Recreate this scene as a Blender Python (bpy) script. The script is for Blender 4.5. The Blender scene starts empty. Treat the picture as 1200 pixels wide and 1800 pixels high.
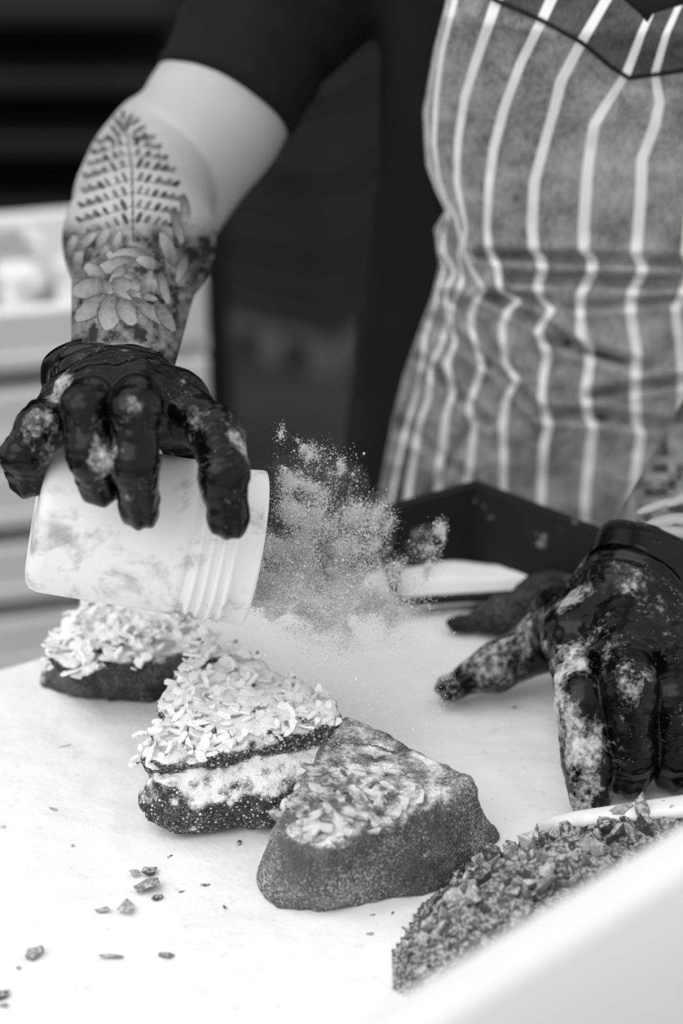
import bpy, bmesh, math, random
import numpy as np
from mathutils import Vector, Matrix

# ------------------------------------------------------------------ camera, world, sun, exposure
scene = bpy.context.scene
COL = scene.collection
T = 0.90                      # height of the worktop above the floor
CAM = np.array([0.0, 0.0, 1.60])
PITCH = math.radians(30.0)
FPX = 4250.0                  # 85 mm on a 36 mm tall frame of 1800 px
RIGHT = np.array([1.0, 0, 0])
FWD = np.array([0, math.cos(PITCH), -math.sin(PITCH)])
UP = np.array([0, math.sin(PITCH), math.cos(PITCH)])

cd = bpy.data.cameras.new('camera')
cam = bpy.data.objects.new('camera', cd)
COL.objects.link(cam)
cam.location = CAM
cam.rotation_euler = (math.radians(90) - PITCH, 0, 0)
cd.sensor_fit = 'VERTICAL'
cd.sensor_height = 36.0
cd.sensor_width = 24.0
cd.lens = 85.0
cd.clip_start = 0.02
cd.dof.use_dof = True
cd.dof.focus_distance = 1.125
cd.dof.aperture_fstop = 4.0
scene.camera = cam

world = bpy.data.worlds.new('overcast_sky')
scene.world = world
world.use_nodes = True
wb = world.node_tree.nodes['Background']
wb.inputs[0].default_value = (1, 1, 1, 1)
wb.inputs[1].default_value = 0.85

sd = bpy.data.lights.new('sun_offscreen', 'SUN')
sun = bpy.data.objects.new('sun_offscreen', sd)
COL.objects.link(sun)
sun.location = (-1.5, 1.0, 4)
sd.energy = 1.5
sd.angle = math.radians(60)
sun.rotation_euler = Vector((-0.60, -0.35, 1.0)).to_track_quat('Z', 'Y').to_euler()

scene.view_settings.view_transform = 'Standard'
scene.view_settings.look = 'None'
scene.view_settings.gamma = 1.0
scene.view_settings.exposure = 0.12
scene.view_settings.use_curve_mapping = False
scene.cycles.use_denoising = True
scene.cycles.max_bounces = 16
scene.cycles.diffuse_bounces = 12
scene.cycles.volume_bounces = 6

# ------------------------------------------------------------------ helpers
def P(px, py, d):
    """world point seen at a pixel of the 1200x1800 photograph at a given depth"""
    return CAM + FWD * d + RIGHT * ((px - 600) / FPX * d) + UP * ((900 - py) / FPX * d)

def PZ(px, py, z):
    """world point seen at a pixel, at height z above the worktop"""
    r = FWD + RIGHT * ((px - 600) / FPX) + UP * ((900 - py) / FPX)
    t = (T + z - CAM[2]) / r[2]
    return CAM + r * t

def project(p):
    q = p - CAM
    d = q @ FWD
    return 600 + (q @ RIGHT) / d * FPX, 900 - (q @ UP) / d * FPX

def vnoise(p, f, seed=0):
    q = np.asarray(p, dtype=np.float64) * f + seed * 17.31
    i = np.floor(q).astype(np.int64)
    fr = q - i
    w = fr * fr * (3 - 2 * fr)
    def h(dx, dy, dz):
        n = (i[:, 0] + dx) * 374761393 + (i[:, 1] + dy) * 668265263 + (i[:, 2] + dz) * 2147483647 + seed * 974711
        n = (n ^ (n >> 13)) * 1274126177
        n = n ^ (n >> 16)
        return (n & 0xFFFF) / 32767.5 - 1.0
    x0 = h(0, 0, 0) * (1 - w[:, 0]) + h(1, 0, 0) * w[:, 0]
    x1 = h(0, 1, 0) * (1 - w[:, 0]) + h(1, 1, 0) * w[:, 0]
    x2 = h(0, 0, 1) * (1 - w[:, 0]) + h(1, 0, 1) * w[:, 0]
    x3 = h(0, 1, 1) * (1 - w[:, 0]) + h(1, 1, 1) * w[:, 0]
    y0 = x0 * (1 - w[:, 1]) + x1 * w[:, 1]
    y1 = x2 * (1 - w[:, 1]) + x3 * w[:, 1]
    return y0 * (1 - w[:, 2]) + y1 * w[:, 2]

def fbm(p, f, seed=0, o=3):
    s = 0; a = 1.0
    for k in range(o):
        s = s + a * vnoise(p, f * 2 ** k, seed + k); a *= 0.5
    return s

def cone(p, a, b, r1, r2):
    a = np.asarray(a); b = np.asarray(b)
    ab = b - a
    t = np.clip(((p - a) @ ab) / (ab @ ab), 0, 1)
    return np.linalg.norm(p - a - t[:, None] * ab, axis=1) - (r1 + (r2 - r1) * t)

def ell(p, c, r, ax=None):
    q = p - np.asarray(c)
    if ax is not None: q = q @ np.asarray(ax).T
    r = np.asarray(r)
    k0 = np.linalg.norm(q / r, axis=1); k1 = np.linalg.norm(q / (r * r), axis=1) + 1e-9
    return k0 * (k0 - 1) / k1

def smin(a, b, k):
    h = np.clip(0.5 + 0.5 * (b - a) / k, 0, 1)
    return b * (1 - h) + a * h - k * h * (1 - h)

def smax(a, b, k): return -smin(-a, -b, k)

def sdf_mesh(fn, lo, hi, h, B=4, margin=2.0):
    """surface nets over a signed distance function"""
    lo = np.asarray(lo, float); hi = np.asarray(hi, float)
    nb = np.ceil((hi - lo) / (h * B)).astype(int) + 1
    n = nb * B
    bi = np.stack(np.meshgrid(*[np.arange(k) for k in nb], indexing='ij'), -1).reshape(-1, 3)
    bc = lo + (bi * B + (B - 1) / 2) * h
    fc = np.concatenate([fn(c) for c in np.array_split(bc, max(1, len(bc) // 200000))])
    F = np.repeat(np.repeat(np.repeat(fc.reshape(nb), B, 0), B, 1), B, 2)
    act = np.abs(fc) < B * h * 0.87 * margin
    ab = bi[act]
    off = np.stack(np.meshgrid(*[np.arange(B)] * 3, indexing='ij'), -1).reshape(-1, 3)
    idx = (ab[:, None, :] * B + off[None]).reshape(-1, 3)
    for ch in np.array_split(idx, max(1, len(idx) // 400000)):
        F[ch[:, 0], ch[:, 1], ch[:, 2]] = fn(lo + ch * h)
    ins = F < 0
    cs = np.zeros(tuple(n - 1), np.int8)
    for dx in (0, 1):
        for dy in (0, 1):
            for dz in (0, 1):
                cs += ins[dx:n[0] - 1 + dx, dy:n[1] - 1 + dy, dz:n[2] - 1 + dz]
    ac = np.argwhere((cs > 0) & (cs < 8))
    cid = -np.ones(tuple(n - 1), np.int64)
    cid[ac[:, 0], ac[:, 1], ac[:, 2]] = np.arange(len(ac))
    cor = [(0,0,0),(1,0,0),(0,1,0),(1,1,0),(0,0,1),(1,0,1),(0,1,1),(1,1,1)]
    ed = [(0,1),(2,3),(4,5),(6,7),(0,2),(1,3),(4,6),(5,7),(0,4),(1,5),(2,6),(3,7)]
    fv = [F[ac[:,0]+c[0], ac[:,1]+c[1], ac[:,2]+c[2]] for c in cor]
    s = np.zeros((len(ac), 3)); cnt = np.zeros(len(ac))
    for a, b in ed:
        m = (fv[a] < 0) != (fv[b] < 0)
        t = np.where(m, fv[a] / (fv[a] - fv[b] + 1e-20), 0)
        pt = np.array(cor[a]) + t[:, None] * (np.array(cor[b]) - np.array(cor[a]))
        s += pt * m[:, None]; cnt += m
    V = lo + (ac + s / cnt[:, None]) * h
    quads = []
    for ax in range(3):
        u, v = (ax + 1) % 3, (ax + 2) % 3
        sl0 = [slice(None)] * 3; sl1 = [slice(None)] * 3
        sl0[ax] = slice(0, n[ax] - 1); sl1[ax] = slice(1, n[ax])
        A = ins[tuple(sl0)]; Bm = ins[tuple(sl1)]
        e = np.argwhere(A != Bm)
        e = e[(e[:, u] > 0) & (e[:, v] > 0) & (e[:, u] < n[u] - 1) & (e[:, v] < n[v] - 1)]
        fl = A[e[:, 0], e[:, 1], e[:, 2]]
        q = []
        for du, dv in ((-1, -1), (0, -1), (0, 0), (-1, 0)):
            c = e.copy(); c[:, u] += du; c[:, v] += dv
            q.append(cid[c[:, 0], c[:, 1], c[:, 2]])
        q = np.stack(q, 1)
        q[~fl] = q[~fl][:, ::-1]
        quads.append(q[(q >= 0).all(1)])
    return V, np.concatenate(quads)

def raw_mesh(name, V, Fc, smooth=True):
    me = bpy.data.meshes.new(name)
    V = np.asarray(V, np.float32)
    if isinstance(Fc, np.ndarray):
        k = Fc.shape[1]
        me.vertices.add(len(V)); me.vertices.foreach_set('co', V.ravel())
        me.loops.add(Fc.size); me.loops.foreach_set('vertex_index', Fc.astype(np.int32).ravel())
        me.polygons.add(len(Fc)); me.polygons.foreach_set('loop_start', np.arange(len(Fc), dtype=np.int32) * k)
        me.update(calc_edges=True); me.validate()
    else:
        me.from_pydata([tuple(map(float, v)) for v in V], [], Fc)
    if smooth:
        me.polygons.foreach_set('use_smooth', np.ones(len(me.polygons), bool))
    me.update()
    return me

def tag(o, label, cat=None, group=None, kind=None):
    o['label'] = label
    if cat: o['category'] = cat
    if group: o['group'] = group
    if kind: o['kind'] = kind
    return o

def wloc(o):
    p = Vector(o.location)
    while o.parent: o = o.parent; p += Vector(o.location)
    return np.array(p)

def mk(name, V, Fc, mat, parent=None, origin=None, smooth=True):
    """one mesh object from world-space vertices"""
    V = np.asarray(V, float)
    if parent is not None: org = wloc(parent)
    elif origin is not None: org = np.asarray(origin, float)
    else:
        org = (V.min(0) + V.max(0)) / 2; org[2] = V[:, 2].min()
    o = bpy.data.objects.new(name, raw_mesh(name, V - org, Fc, smooth))
    o.data.materials.append(mat)
    COL.objects.link(o)
    if parent is not None: o.parent = parent
    else: o.location = org
    return o

def empty(name, loc):
    o = bpy.data.objects.new(name, None)
    o.empty_display_size = 0.05
    COL.objects.link(o); o.location = [float(v) for v in loc]
    return o

def box_vf(lo, hi, bevel=0.0, seg=2, M=None):
    bm = bmesh.new()
    bmesh.ops.create_cube(bm, size=1)
    lo = Vector(lo); hi = Vector(hi)
    for v in bm.verts:
        v.co = Vector([lo[i] + (v.co[i] + 0.5) * (hi[i] - lo[i]) for i in range(3)])
    if bevel > 0:
        bmesh.ops.bevel(bm, geom=bm.edges[:], offset=bevel, segments=seg, affect='EDGES', profile=0.6)
    if M is not None: bmesh.ops.transform(bm, matrix=M, verts=bm.verts)
    V = np.array([v.co[:] for v in bm.verts]); bm.verts.index_update()
    Fc = [[v.index for v in f.verts] for f in bm.faces]
    bm.free()
    return V, Fc

def join(parts):
    V = []; Fc = []; n = 0
    for v, f in parts:
        V.append(np.asarray(v)); Fc += [[int(i) + n for i in q] for q in f]; n += len(v)
    return np.concatenate(V), Fc

def grid_faces(nr, nc, wrap=False):
    r = np.arange(nr - 1)[:, None]; c = np.arange(nc if wrap else nc - 1)[None]
    c2 = (c + 1) % nc
    return np.stack([r * nc + c, r * nc + c2, (r + 1) * nc + c2, (r + 1) * nc + c], -1).reshape(-1, 4)

def tube(path, rad, n=10):
    path = np.asarray(path, float); rad = np.broadcast_to(rad, len(path))
    tg = np.gradient(path, axis=0); tg /= np.linalg.norm(tg, axis=1)[:, None]
    ref = np.array([0.13, 0.31, 0.94]); V = []
    for p, t, r in zip(path, tg, rad):
        a = np.cross(t, ref); a /= np.linalg.norm(a); b = np.cross(t, a)
        th = np.arange(n) / n * 2 * np.pi
        V.append(p + r * (np.cos(th)[:, None] * a + np.sin(th)[:, None] * b))
    V = np.concatenate(V)
    Fc = [list(map(int, q)) for q in grid_faces(len(path), n, True)]
    Fc += [list(range(n))[::-1], list(range(len(V) - n, len(V)))]
    return V, Fc

# ------------------------------------------------------------------ materials (node based, grey scale: the photograph is black and white)
class NT:
    def __init__(s, name):
        s.m = bpy.data.materials.new(name); s.m.use_nodes = True
        s.t = s.m.node_tree; s.b = s.t.nodes['Principled BSDF']
        s.pos = None
    def n(s, ty, **kw):
        x = s.t.nodes.new(ty)
        for k, v in kw.items(): setattr(x, k, v)
        return x
    def link(s, a, b): s.t.links.new(a, b)
    def setv(s, sock, v):
        if isinstance(v, bpy.types.NodeSocket): s.link(v, sock)
        elif sock.type == 'RGBA': sock.default_value = (v, v, v, 1)
        elif sock.type == 'VECTOR': sock.default_value = v if hasattr(v, '__len__') else (v, v, v)
        else: sock.default_value = v
    def coord(s):
        if s.pos is None: s.pos = s.n('ShaderNodeNewGeometry').outputs['Position']
        return s.pos
    def scale(s, v, sc):
        x = s.n('ShaderNodeVectorMath', operation='MULTIPLY'); s.setv(x.inputs[0], v); x.inputs[1].default_value = sc
        return x.outputs[0]
    def noise(s, sc, det=3, vec=None, rough=0.55, dist=0):
        x = s.n('ShaderNodeTexNoise'); s.setv(x.inputs['Vector'], vec or s.coord())
        x.inputs['Scale'].default_value = sc; x.inputs['Detail'].default_value = det
        x.inputs['Roughness'].default_value = rough; x.inputs['Distortion'].default_value = dist
        return x.outputs[0]
    def voro(s, sc, vec=None, out='Distance'):
        x = s.n('ShaderNodeTexVoronoi'); s.setv(x.inputs['Vector'], vec or s.coord()); x.inputs['Scale'].default_value = sc
        return x.outputs[out]
    def math(s, op, a, b=0.0, c=None, clamp=False):
        x = s.n('ShaderNodeMath', operation=op, use_clamp=clamp)
        s.setv(x.inputs[0], a); s.setv(x.inputs[1], b)
        if c is not None: s.setv(x.inputs[2], c)
        return x.outputs[0]
    def step(s, v, lo, hi):
        x = s.n('ShaderNodeMapRange', interpolation_type='SMOOTHSTEP')
        s.setv(x.inputs[0], v); s.setv(x.inputs[1], lo); s.setv(x.inputs[2], hi)
        return x.outputs[0]
    def mix(s, f, a, b):
        x = s.n('ShaderNodeMix'); s.setv(x.inputs[0], f); s.setv(x.inputs[2], a); s.setv(x.inputs[3], b)
        return x.outputs[0]
    def attr(s, name):
        x = s.n('ShaderNodeAttribute', attribute_name=name); return x.outputs['Fac']
    def nz(s):
        g = s.n('ShaderNodeNewGeometry'); x = s.n('ShaderNodeSeparateXYZ'); s.link(g.outputs['True Normal'], x.inputs[0]); return x.outputs[2]
    def bump(s, h, st=0.3, dist=0.002, nrm=None):
        x = s.n('ShaderNodeBump'); s.setv(x.inputs['Height'], h)
        x.inputs['Strength'].default_value = st; x.inputs['Distance'].default_value = dist
        if nrm: s.link(nrm, x.inputs['Normal'])
        return x.outputs[0]
    def out(s, base, rough=0.6, spec=0.3, nrm=None, **kw):
        s.setv(s.b.inputs['Base Color'], base); s.setv(s.b.inputs['Roughness'], rough)
        s.setv(s.b.inputs['Specular IOR Level'], spec)
        if nrm: s.link(nrm, s.b.inputs['Normal'])
        for k, v in kw.items(): s.setv(s.b.inputs[k], v)
        return s.m

def plain(name, v, rough=0.6, spec=0.3, sc=30, amt=0.15, bs=0.1):
    t = NT(name); n = t.noise(sc, 4)
    return t.out(t.mix(n, v * (1 - amt), v * (1 + amt)), rough, spec, t.bump(n, bs))

# sugar: fine matt powder
t = NT('powdered_sugar_layer')
n1 = t.noise(5, 3, t.scale(t.coord(), (1.0, 1.8, 1))); n2 = t.noise(260, 4); n3 = t.noise(60, 3)
cov = t.step(t.attr('cover'), 0.30, 0.85)
grain = t.step(t.voro(420), 0.10, 0.35)
base = t.mix(t.math('ADD', t.math('MULTIPLY', cov, 0.8), t.math('MULTIPLY', n3, 0.25), clamp=True), 0.82, 0.88)
base = t.mix(t.math('MULTIPLY', t.step(t.noise(150, 2), 0.64, 0.74), 0.3), base, 0.5)
MAT_SUGAR = t.out(base, 0.9, 0.1, t.bump(t.math('ADD', n2, t.math('MULTIPLY', n3, 0.7)), 0.35, 0.0015))

t = NT('loose_sugar'); MAT_GRAIN = t.out(0.94, 0.9, 0.1)
t = NT('flying_sugar'); MAT_FLY = t.out(0.96, 0.9, 0.0)
tr_ = t.n('ShaderNodeBsdfTranslucent'); tr_.inputs[0].default_value = (.96, .96, .96, 1); mx_ = t.n('ShaderNodeMixShader'); mx_.inputs[0].default_value = .15
t.link(t.b.outputs[0], mx_.inputs[1]); t.link(tr_.outputs[0], mx_.inputs[2]); t.link(mx_.outputs[0], t.t.nodes['Material Output'].inputs['Surface'])
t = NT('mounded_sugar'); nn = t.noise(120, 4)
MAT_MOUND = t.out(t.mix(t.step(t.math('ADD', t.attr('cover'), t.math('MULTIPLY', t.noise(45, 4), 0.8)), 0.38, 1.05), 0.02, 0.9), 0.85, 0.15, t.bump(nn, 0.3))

# pastry crust: baked dough dusted with sugar
def crust(name, dark, thr, speck, sc=55, dens=.5):
    t = NT(name)
    nn = t.noise(sc, 5, rough=0.65); fine = t.noise(520, 3, rough=.7); st = t.noise(45, 4, t.scale(t.coord(), (6, 6, 1)))
    up = t.nz()
    top = t.step(t.math('ADD', t.math('MULTIPLY', up, 0.55), t.math('ADD', nn, t.math('MULTIPLY', fine, 0.30))), thr - 0.10, thr + 0.16)
    sp = t.math('SUBTRACT', 1.0, t.step(t.voro(430), 0.20, 0.36))
    sp2 = t.math('SUBTRACT', 1.0, t.step(t.voro(900), 0.25, 0.45))
    zone = t.step(t.noise(42, 4), speck, speck + 0.22)
    sp = t.math('MAXIMUM', t.math('MULTIPLY', sp, zone), t.math('MULTIPLY', t.math('MULTIPLY', sp2, dens * .6), t.step(t.noise(60, 3), .45, .7)))
    gr = t.math('MULTIPLY', t.step(t.math('ADD', t.noise(800, 3, rough=.75), t.math('MULTIPLY', t.math('SUBTRACT', t.noise(28, 4), .5), .5)), .46, .68), dens)
    m = t.math('MAXIMUM', top, t.math('MAXIMUM', sp, gr))
    d = t.mix(st, dark * 0.3, dark * 2.0)
    h = t.math('ADD', nn, t.math('ADD', t.math('MULTIPLY', fine, 0.6), t.math('MULTIPLY', m, 0.4)))
    return t.out(t.mix(m, d, 0.9), 0.75, 0.2, t.bump(h, 0.9, 0.003))
MAT_CRUST_A = crust('dark_crust_heavily_sugared', 0.030, 0.93, 0.54, dens=.18)
MAT_CRUST_B = crust('dark_crust_speckled', 0.035, 0.92, 0.32, dens=.45)
MAT_CRUST_C = crust('dark_crust_lightly_sugared', 0.085, 1.14, 0.52, dens=.62)
t = NT('sugared_almond'); nn = t.noise(130, 4)
MAT_FLAKE = t.out(t.mix(t.step(nn, 0.32, 0.40), 0.25, 0.9), 0.8, 0.2, t.bump(nn, 0.3, 0.001))
t = NT('sugar_glazed_flake'); nn = t.noise(140, 5)
MAT_FLAKE2 = t.out(t.mix(t.step(nn, 0.36, 0.60), 0.14, 0.66), 0.6, 0.35, t.bump(nn, 0.5, 0.0015))

# nut / caramel chunk
def nut(name, v):
    t = NT(name); nn = t.noise(160, 4); f = t.noise(600, 2)
    up = t.nz()
    return t.out(t.mix(t.math('MULTIPLY', t.step(t.math('ADD', t.math('MULTIPLY', up, 0.25), f), 0.62, 0.85), 0.6), t.mix(nn, v * 0.4, v * 1.7), 0.7), 0.5, 0.4, t.bump(nn, 0.4, 0.001))
MAT_NUT = [nut('dark_nut', 0.06), nut('brown_nut', 0.16), nut('pale_nut', 0.30)]

# glove: black nitrile rubbed with sugar, with some gloss painted into the pale marks
t = NT('black_nitrile')
nn = t.noise(42, 5, rough=0.62); fn = t.noise(420, 3)
m = t.step(t.math('ADD', t.attr('powder_gloss'), t.math('ADD', t.math('MULTIPLY', t.math('SUBTRACT', nn, 0.5), 1.9), t.math('MULTIPLY', t.math('SUBTRACT', fn, 0.5), 0.9))), 0.42, 1.12)
sp = t.math('MULTIPLY', t.math('SUBTRACT', 1.0, t.step(t.voro(520), 0.12, 0.25)), t.step(t.noise(70, 3), 0.52, 0.68))
m2 = t.math('MAXIMUM', m, t.math('MULTIPLY', sp, 0.35))
wr = t.noise(90, 2, t.scale(t.coord(), (0.35, 1.2, 1.2)), dist=1.2)
MAT_GLOVE = t.out(t.mix(m2, 0.002, 0.62), t.mix(m2, 0.22, 0.8), 0.24, t.bump(t.math('ADD', t.math('MULTIPLY', wr, 0.8), t.math('MULTIPLY', fn, 0.08)), 0.20, 0.0025))

# skin with ink
t = NT('skin'); nn = t.noise(45, 4); fn = t.noise(700, 2)
ink = t.math('MULTIPLY', t.attr('ink'), t.math('ADD', 1.05, t.math('MULTIPLY', fn, 0.5)), clamp=True)
MAT_SKIN = t.out(t.mix(ink, t.mix(nn, 0.40, 0.48), 0.018), 0.5, 0.3, t.bump(fn, 0.08, 0.0006))
MAT_HAIR = plain('dark_hair', 0.02, 0.5)

t = NT('black_cotton'); nn = t.noise(18, 4); wv = t.noise(900, 2)
MAT_SHIRT = t.out(t.mix(nn, 0.008, 0.018), 0.9, 0.12, t.bump(wv, 0.15, 0.0008))
MAT_TROUSERS = plain('dark_trousers', 0.012, 0.9, 0.1)

def denim(name, v0, v1, stripes=True):
    t = NT(name)
    uv = t.n('ShaderNodeUVMap', uv_map='cloth'); sx = t.n('ShaderNodeSeparateXYZ'); t.link(uv.outputs[0], sx.inputs[0])
    fade = t.noise(14, 4); mot = t.noise(70, 4); wv = t.noise(600, 2, t.scale(t.coord(), (1.0, 1.0, 0.35)))
    g = t.math('ADD', t.math('MULTIPLY', fade, 0.42), t.math('ADD', t.math('MULTIPLY', mot, 0.36), t.math('MULTIPLY', wv, 0.32)))
    base = t.mix(t.step(g, 0.36, 0.74), v0, v1)
    if stripes:
        fr = t.math('FRACT', t.math('ADD', sx.outputs[0], 0.5)); dd = t.math('ABSOLUTE', t.math('SUBTRACT', fr, 0.5))
        w = t.attr('halfwidth')
        s_ = t.math('SUBTRACT', 1.0, t.step(t.math('SUBTRACT', dd, w), -0.012, 0.014))
        base = t.mix(s_, base, t.mix(mot, 0.78, 0.92))
    tw = t.n('ShaderNodeTexWave'); t.setv(tw.inputs['Vector'], t.coord()); tw.inputs['Scale'].default_value = 420
    return t.out(base, 0.9, 0.1, t.bump(t.math('ADD', wv, t.math('MULTIPLY', tw.outputs['Fac'], 0.4)), 0.25, 0.0008))
MAT_APRON = denim('faded_striped_cotton', 0.10, 0.44)
MAT_BAND = denim('dark_striped_cotton_facing', 0.045, 0.13)
MAT_STITCH = plain('black_thread', 0.008, 0.8)

# jar: cloudy plastic with smears
t = NT('cloudy_plastic_jar')
a = t.noise(26, 5, dist=0.8, rough=0.65); b = t.noise(85, 4); c = t.noise(9, 2)
sm = t.step(t.math('ADD', a, t.math('ADD', t.math('MULTIPLY', t.math('SUBTRACT', b, 0.5), 0.35), t.math('MULTIPLY', t.math('SUBTRACT', c, 0.5), 0.5))), 0.52, 0.72)
MAT_JAR = t.out(t.mix(sm, 0.95, 0.45), t.mix(sm, 0.65, 0.3), 0.4, t.bump(b, 0.15, 0.001))
tr_ = t.n('ShaderNodeBsdfTranslucent'); t.setv(tr_.inputs[0], t.mix(sm, .95, .5)); mx_ = t.n('ShaderNodeMixShader'); mx_.inputs[0].default_value = .18
t.link(t.b.outputs[0], mx_.inputs[1]); t.link(tr_.outputs[0], mx_.inputs[2]); t.link(mx_.outputs[0], t.t.nodes['Material Output'].inputs['Surface'])
# tray, tubs, background
t = NT('dark_enamel'); nn = t.noise(40, 5); fn = t.noise(240, 3)
MAT_TRAY = t.out(t.mix(t.step(t.math('ADD', nn, t.math('MULTIPLY', fn, 0.3)), 0.78, 0.95), 0.007, 0.35), 0.55, 0.3, t.bump(nn, 0.2))
MAT_TUB = plain('white_tub_plastic', 0.78, 0.45, 0.4, 8, 0.03, 0.02)
MAT_PAPER = plain('white_paper', 0.82, 0.8, 0.2, 40, 0.05, 0.1)
MAT_TABLE = plain('pale_worktop', 0.75, 0.6, 0.3, 20, 0.08)
MAT_LEG = plain('dark_steel', 0.03, 0.5)
MAT_CRATE_W = plain('white_crate_plastic', 0.85, 0.6, 0.3, 12, 0.1)
MAT_CRATE_B = plain('black_crate_plastic', 0.035, 0.65, 0.25, 12, 0.3)
MAT_PALLET = plain('weathered_wood', 0.14, 0.8, 0.2, 25, 0.3)
MAT_FLOOR = plain('dark_paving', 0.045, 0.85, 0.1, 6, 0.25)
MAT_WALL = plain('black_stall_wall', 0.004, 0.9, 0.1, 6, 0.3)
MAT_RACK = plain('dark_rack_metal', 0.009, 0.6, 0.3, 10, 0.3)
t = NT('dough_pieces'); nn = t.noise(30, 4)
MAT_DOUGH = t.out(t.mix(t.step(nn, 0.35, 0.6), 0.30, 0.85), 0.8, 0.2, t.bump(nn, 0.3, 0.004))

# ------------------------------------------------------------------ setting: floor, back wall
V, F = box_vf((-12, -10, -0.05), (12, 8.0, 0.0)); tag(mk('floor', V, F, MAT_FLOOR, smooth=False), 'dark paved floor', kind='structure')
V, F = box_vf((-4, 4.6, 0.0), (4, 4.7, 3.2)); tag(mk('wall_back', V, F, MAT_WALL, smooth=False), 'black wall behind the stall', kind='structure')

# ------------------------------------------------------------------ work table and its sugar layer
def edge_y(x): return np.minimum(1.142 + 0.50 * x, 1.172)          # far edge of the worktop runs at a slant
tbl = empty('work_table', (0.0, 0.75, 0.0)); tag(tbl, 'long pale worktop covered with powdered sugar', 'table')
tv = []
X0, X1, Y0 = -0.62, 0.80, 0.30
xs = np.array([X0, X1])
pts = [(X0, Y0), (X1, Y0), (X1, edge_y(X1)), (.06, 1.172), (X0, edge_y(X0))]
bm = bmesh.new()
f = bm.faces.new([bm.verts.new((p[0], p[1], T - 0.04)) for p in pts])
r = bmesh.ops.extrude_face_region(bm, geom=[f])
for e in r['geom']:
    if isinstance(e, bmesh.types.BMVert): e.co.z = T - 0.003
bmesh.ops.recalc_face_normals(bm, faces=bm.faces)
bm.verts.index_update()
mk('table_top', np.array([v.co[:] for v in bm.verts]), [[v.index for v in f.verts] for f in bm.faces], MAT_TABLE, tbl, smooth=False); bm.free()
for (x, y) in ((X0 + .05, Y0 + .05), (X1 - .05, Y0 + .05), (X1 - .05, edge_y(X1) - .08), (X0 + .05, edge_y(X0) - .05)):
    V, F = box_vf((x - .025, y - .025, 0), (x + .025, y + .025, T - 0.04), 0.003); mk('leg', V, F, MAT_LEG, tbl)

nx, ny = 420, 260
gx, gs = np.meshgrid(np.linspace(X0 + .004, X1 - .004, nx), np.linspace(0, 1, ny))
gy = (Y0 + .004) + gs * (edge_y(gx) - .006 - Y0 - .004)
q = np.stack([gx.ravel(), gy.ravel(), np.zeros(gx.size)], 1)
hz = 0.0012 * fbm(q, 28, 3, 3) + 0.0007 * fbm(q * [1, 2.2, 1], 95, 7, 2) + 0.0016
Vs = q.copy(); Vs[:, 2] = T + hz - 0.0020
px_, py_ = project(Vs)
o = mk('powdered_sugar', Vs, grid_faces(ny, nx), MAT_SUGAR, origin=(0, .75, T - 0.001))
cov = np.clip(0.70 + 0.30 * fbm(q, 22, 5, 3), 0, 1)
o.data.attributes.new('cover', 'FLOAT', 'POINT').data.foreach_set('value', cov.astype(np.float32))
tag(o, 'uneven layer of white powdered sugar spread over the worktop', 'sugar', kind='stuff')

# ------------------------------------------------------------------ pastries
def unit(v): v = np.asarray(v, float); return v / np.linalg.norm(v)
def poly_sdf(p, poly):
    d = np.full(len(p), -9.0); n = len(poly)
    c = np.mean(poly, 0)
    for i in range(n):
        a = np.array(poly[i]); b = np.array(poly[(i + 1) % n]); e = unit(b - a); nn = np.array([e[1], -e[0]])
        if (c - a) @ nn > 0: nn = -nn
        d = smax(d, (p[:, :2] - a) @ nn, 0.004)
    return d

def pastry_fn(top, base, H, zt, lump, seed, rough):
    def fn(p):
        z = p[:, 2] - T
        w = np.clip(z / zt, 0, 1.15)
        d2 = poly_sdf(p, base) * (1 - w) + poly_sdf(p, top) * w
        f = smax(d2, z - H(p), 0.006)
        f = smax(f, -z - 0.001, 0.003)
        if lump is not None: f = lump(p, f)
        return f + rough * fbm(p, 60, seed, 3) + rough * 0.7 * vnoise(p, 230, seed + 9)
    return fn

def flake_mesh(seed, L=0.012, W=0.006):
    rg = np.random.RandomState(seed); n = 7
    th = np.arange(n) / n * 2 * np.pi
    r = 1 + rg.uniform(-.28, .22, n)
    x = np.cos(th) * r * L / 2; y = np.sin(th) * r * W / 2
    z = (x / L) ** 2 * L * rg.uniform(-.5, .7) + y * rg.uniform(-.3, .3)
    hh = 0.0006
    top = np.stack([x, y, z + hh], 1); bot = np.stack([x, y, z - hh], 1)
    V = np.concatenate([top, bot, [[0, 0, hh]], [[0, 0, -hh]]])
    F = []
    for i in range(n):
        j = (i + 1) % n
        F += [[i, j, 2 * n], [n + j, n + i, 2 * n + 1], [n + i, n + j, j, i]]
    return raw_mesh('almond_flake', V, F, False)
FLAKES = [flake_mesh(k, L=0.009 + 0.0012 * (k % 6), W=0.004 + 0.0008 * (k % 4)) for k in range(10)]
FLAKES2 = [m.copy() for m in FLAKES]
for m in FLAKES: m.materials.append(MAT_FLAKE)
for m in FLAKES2: m.materials.append(MAT_FLAKE2)

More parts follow.
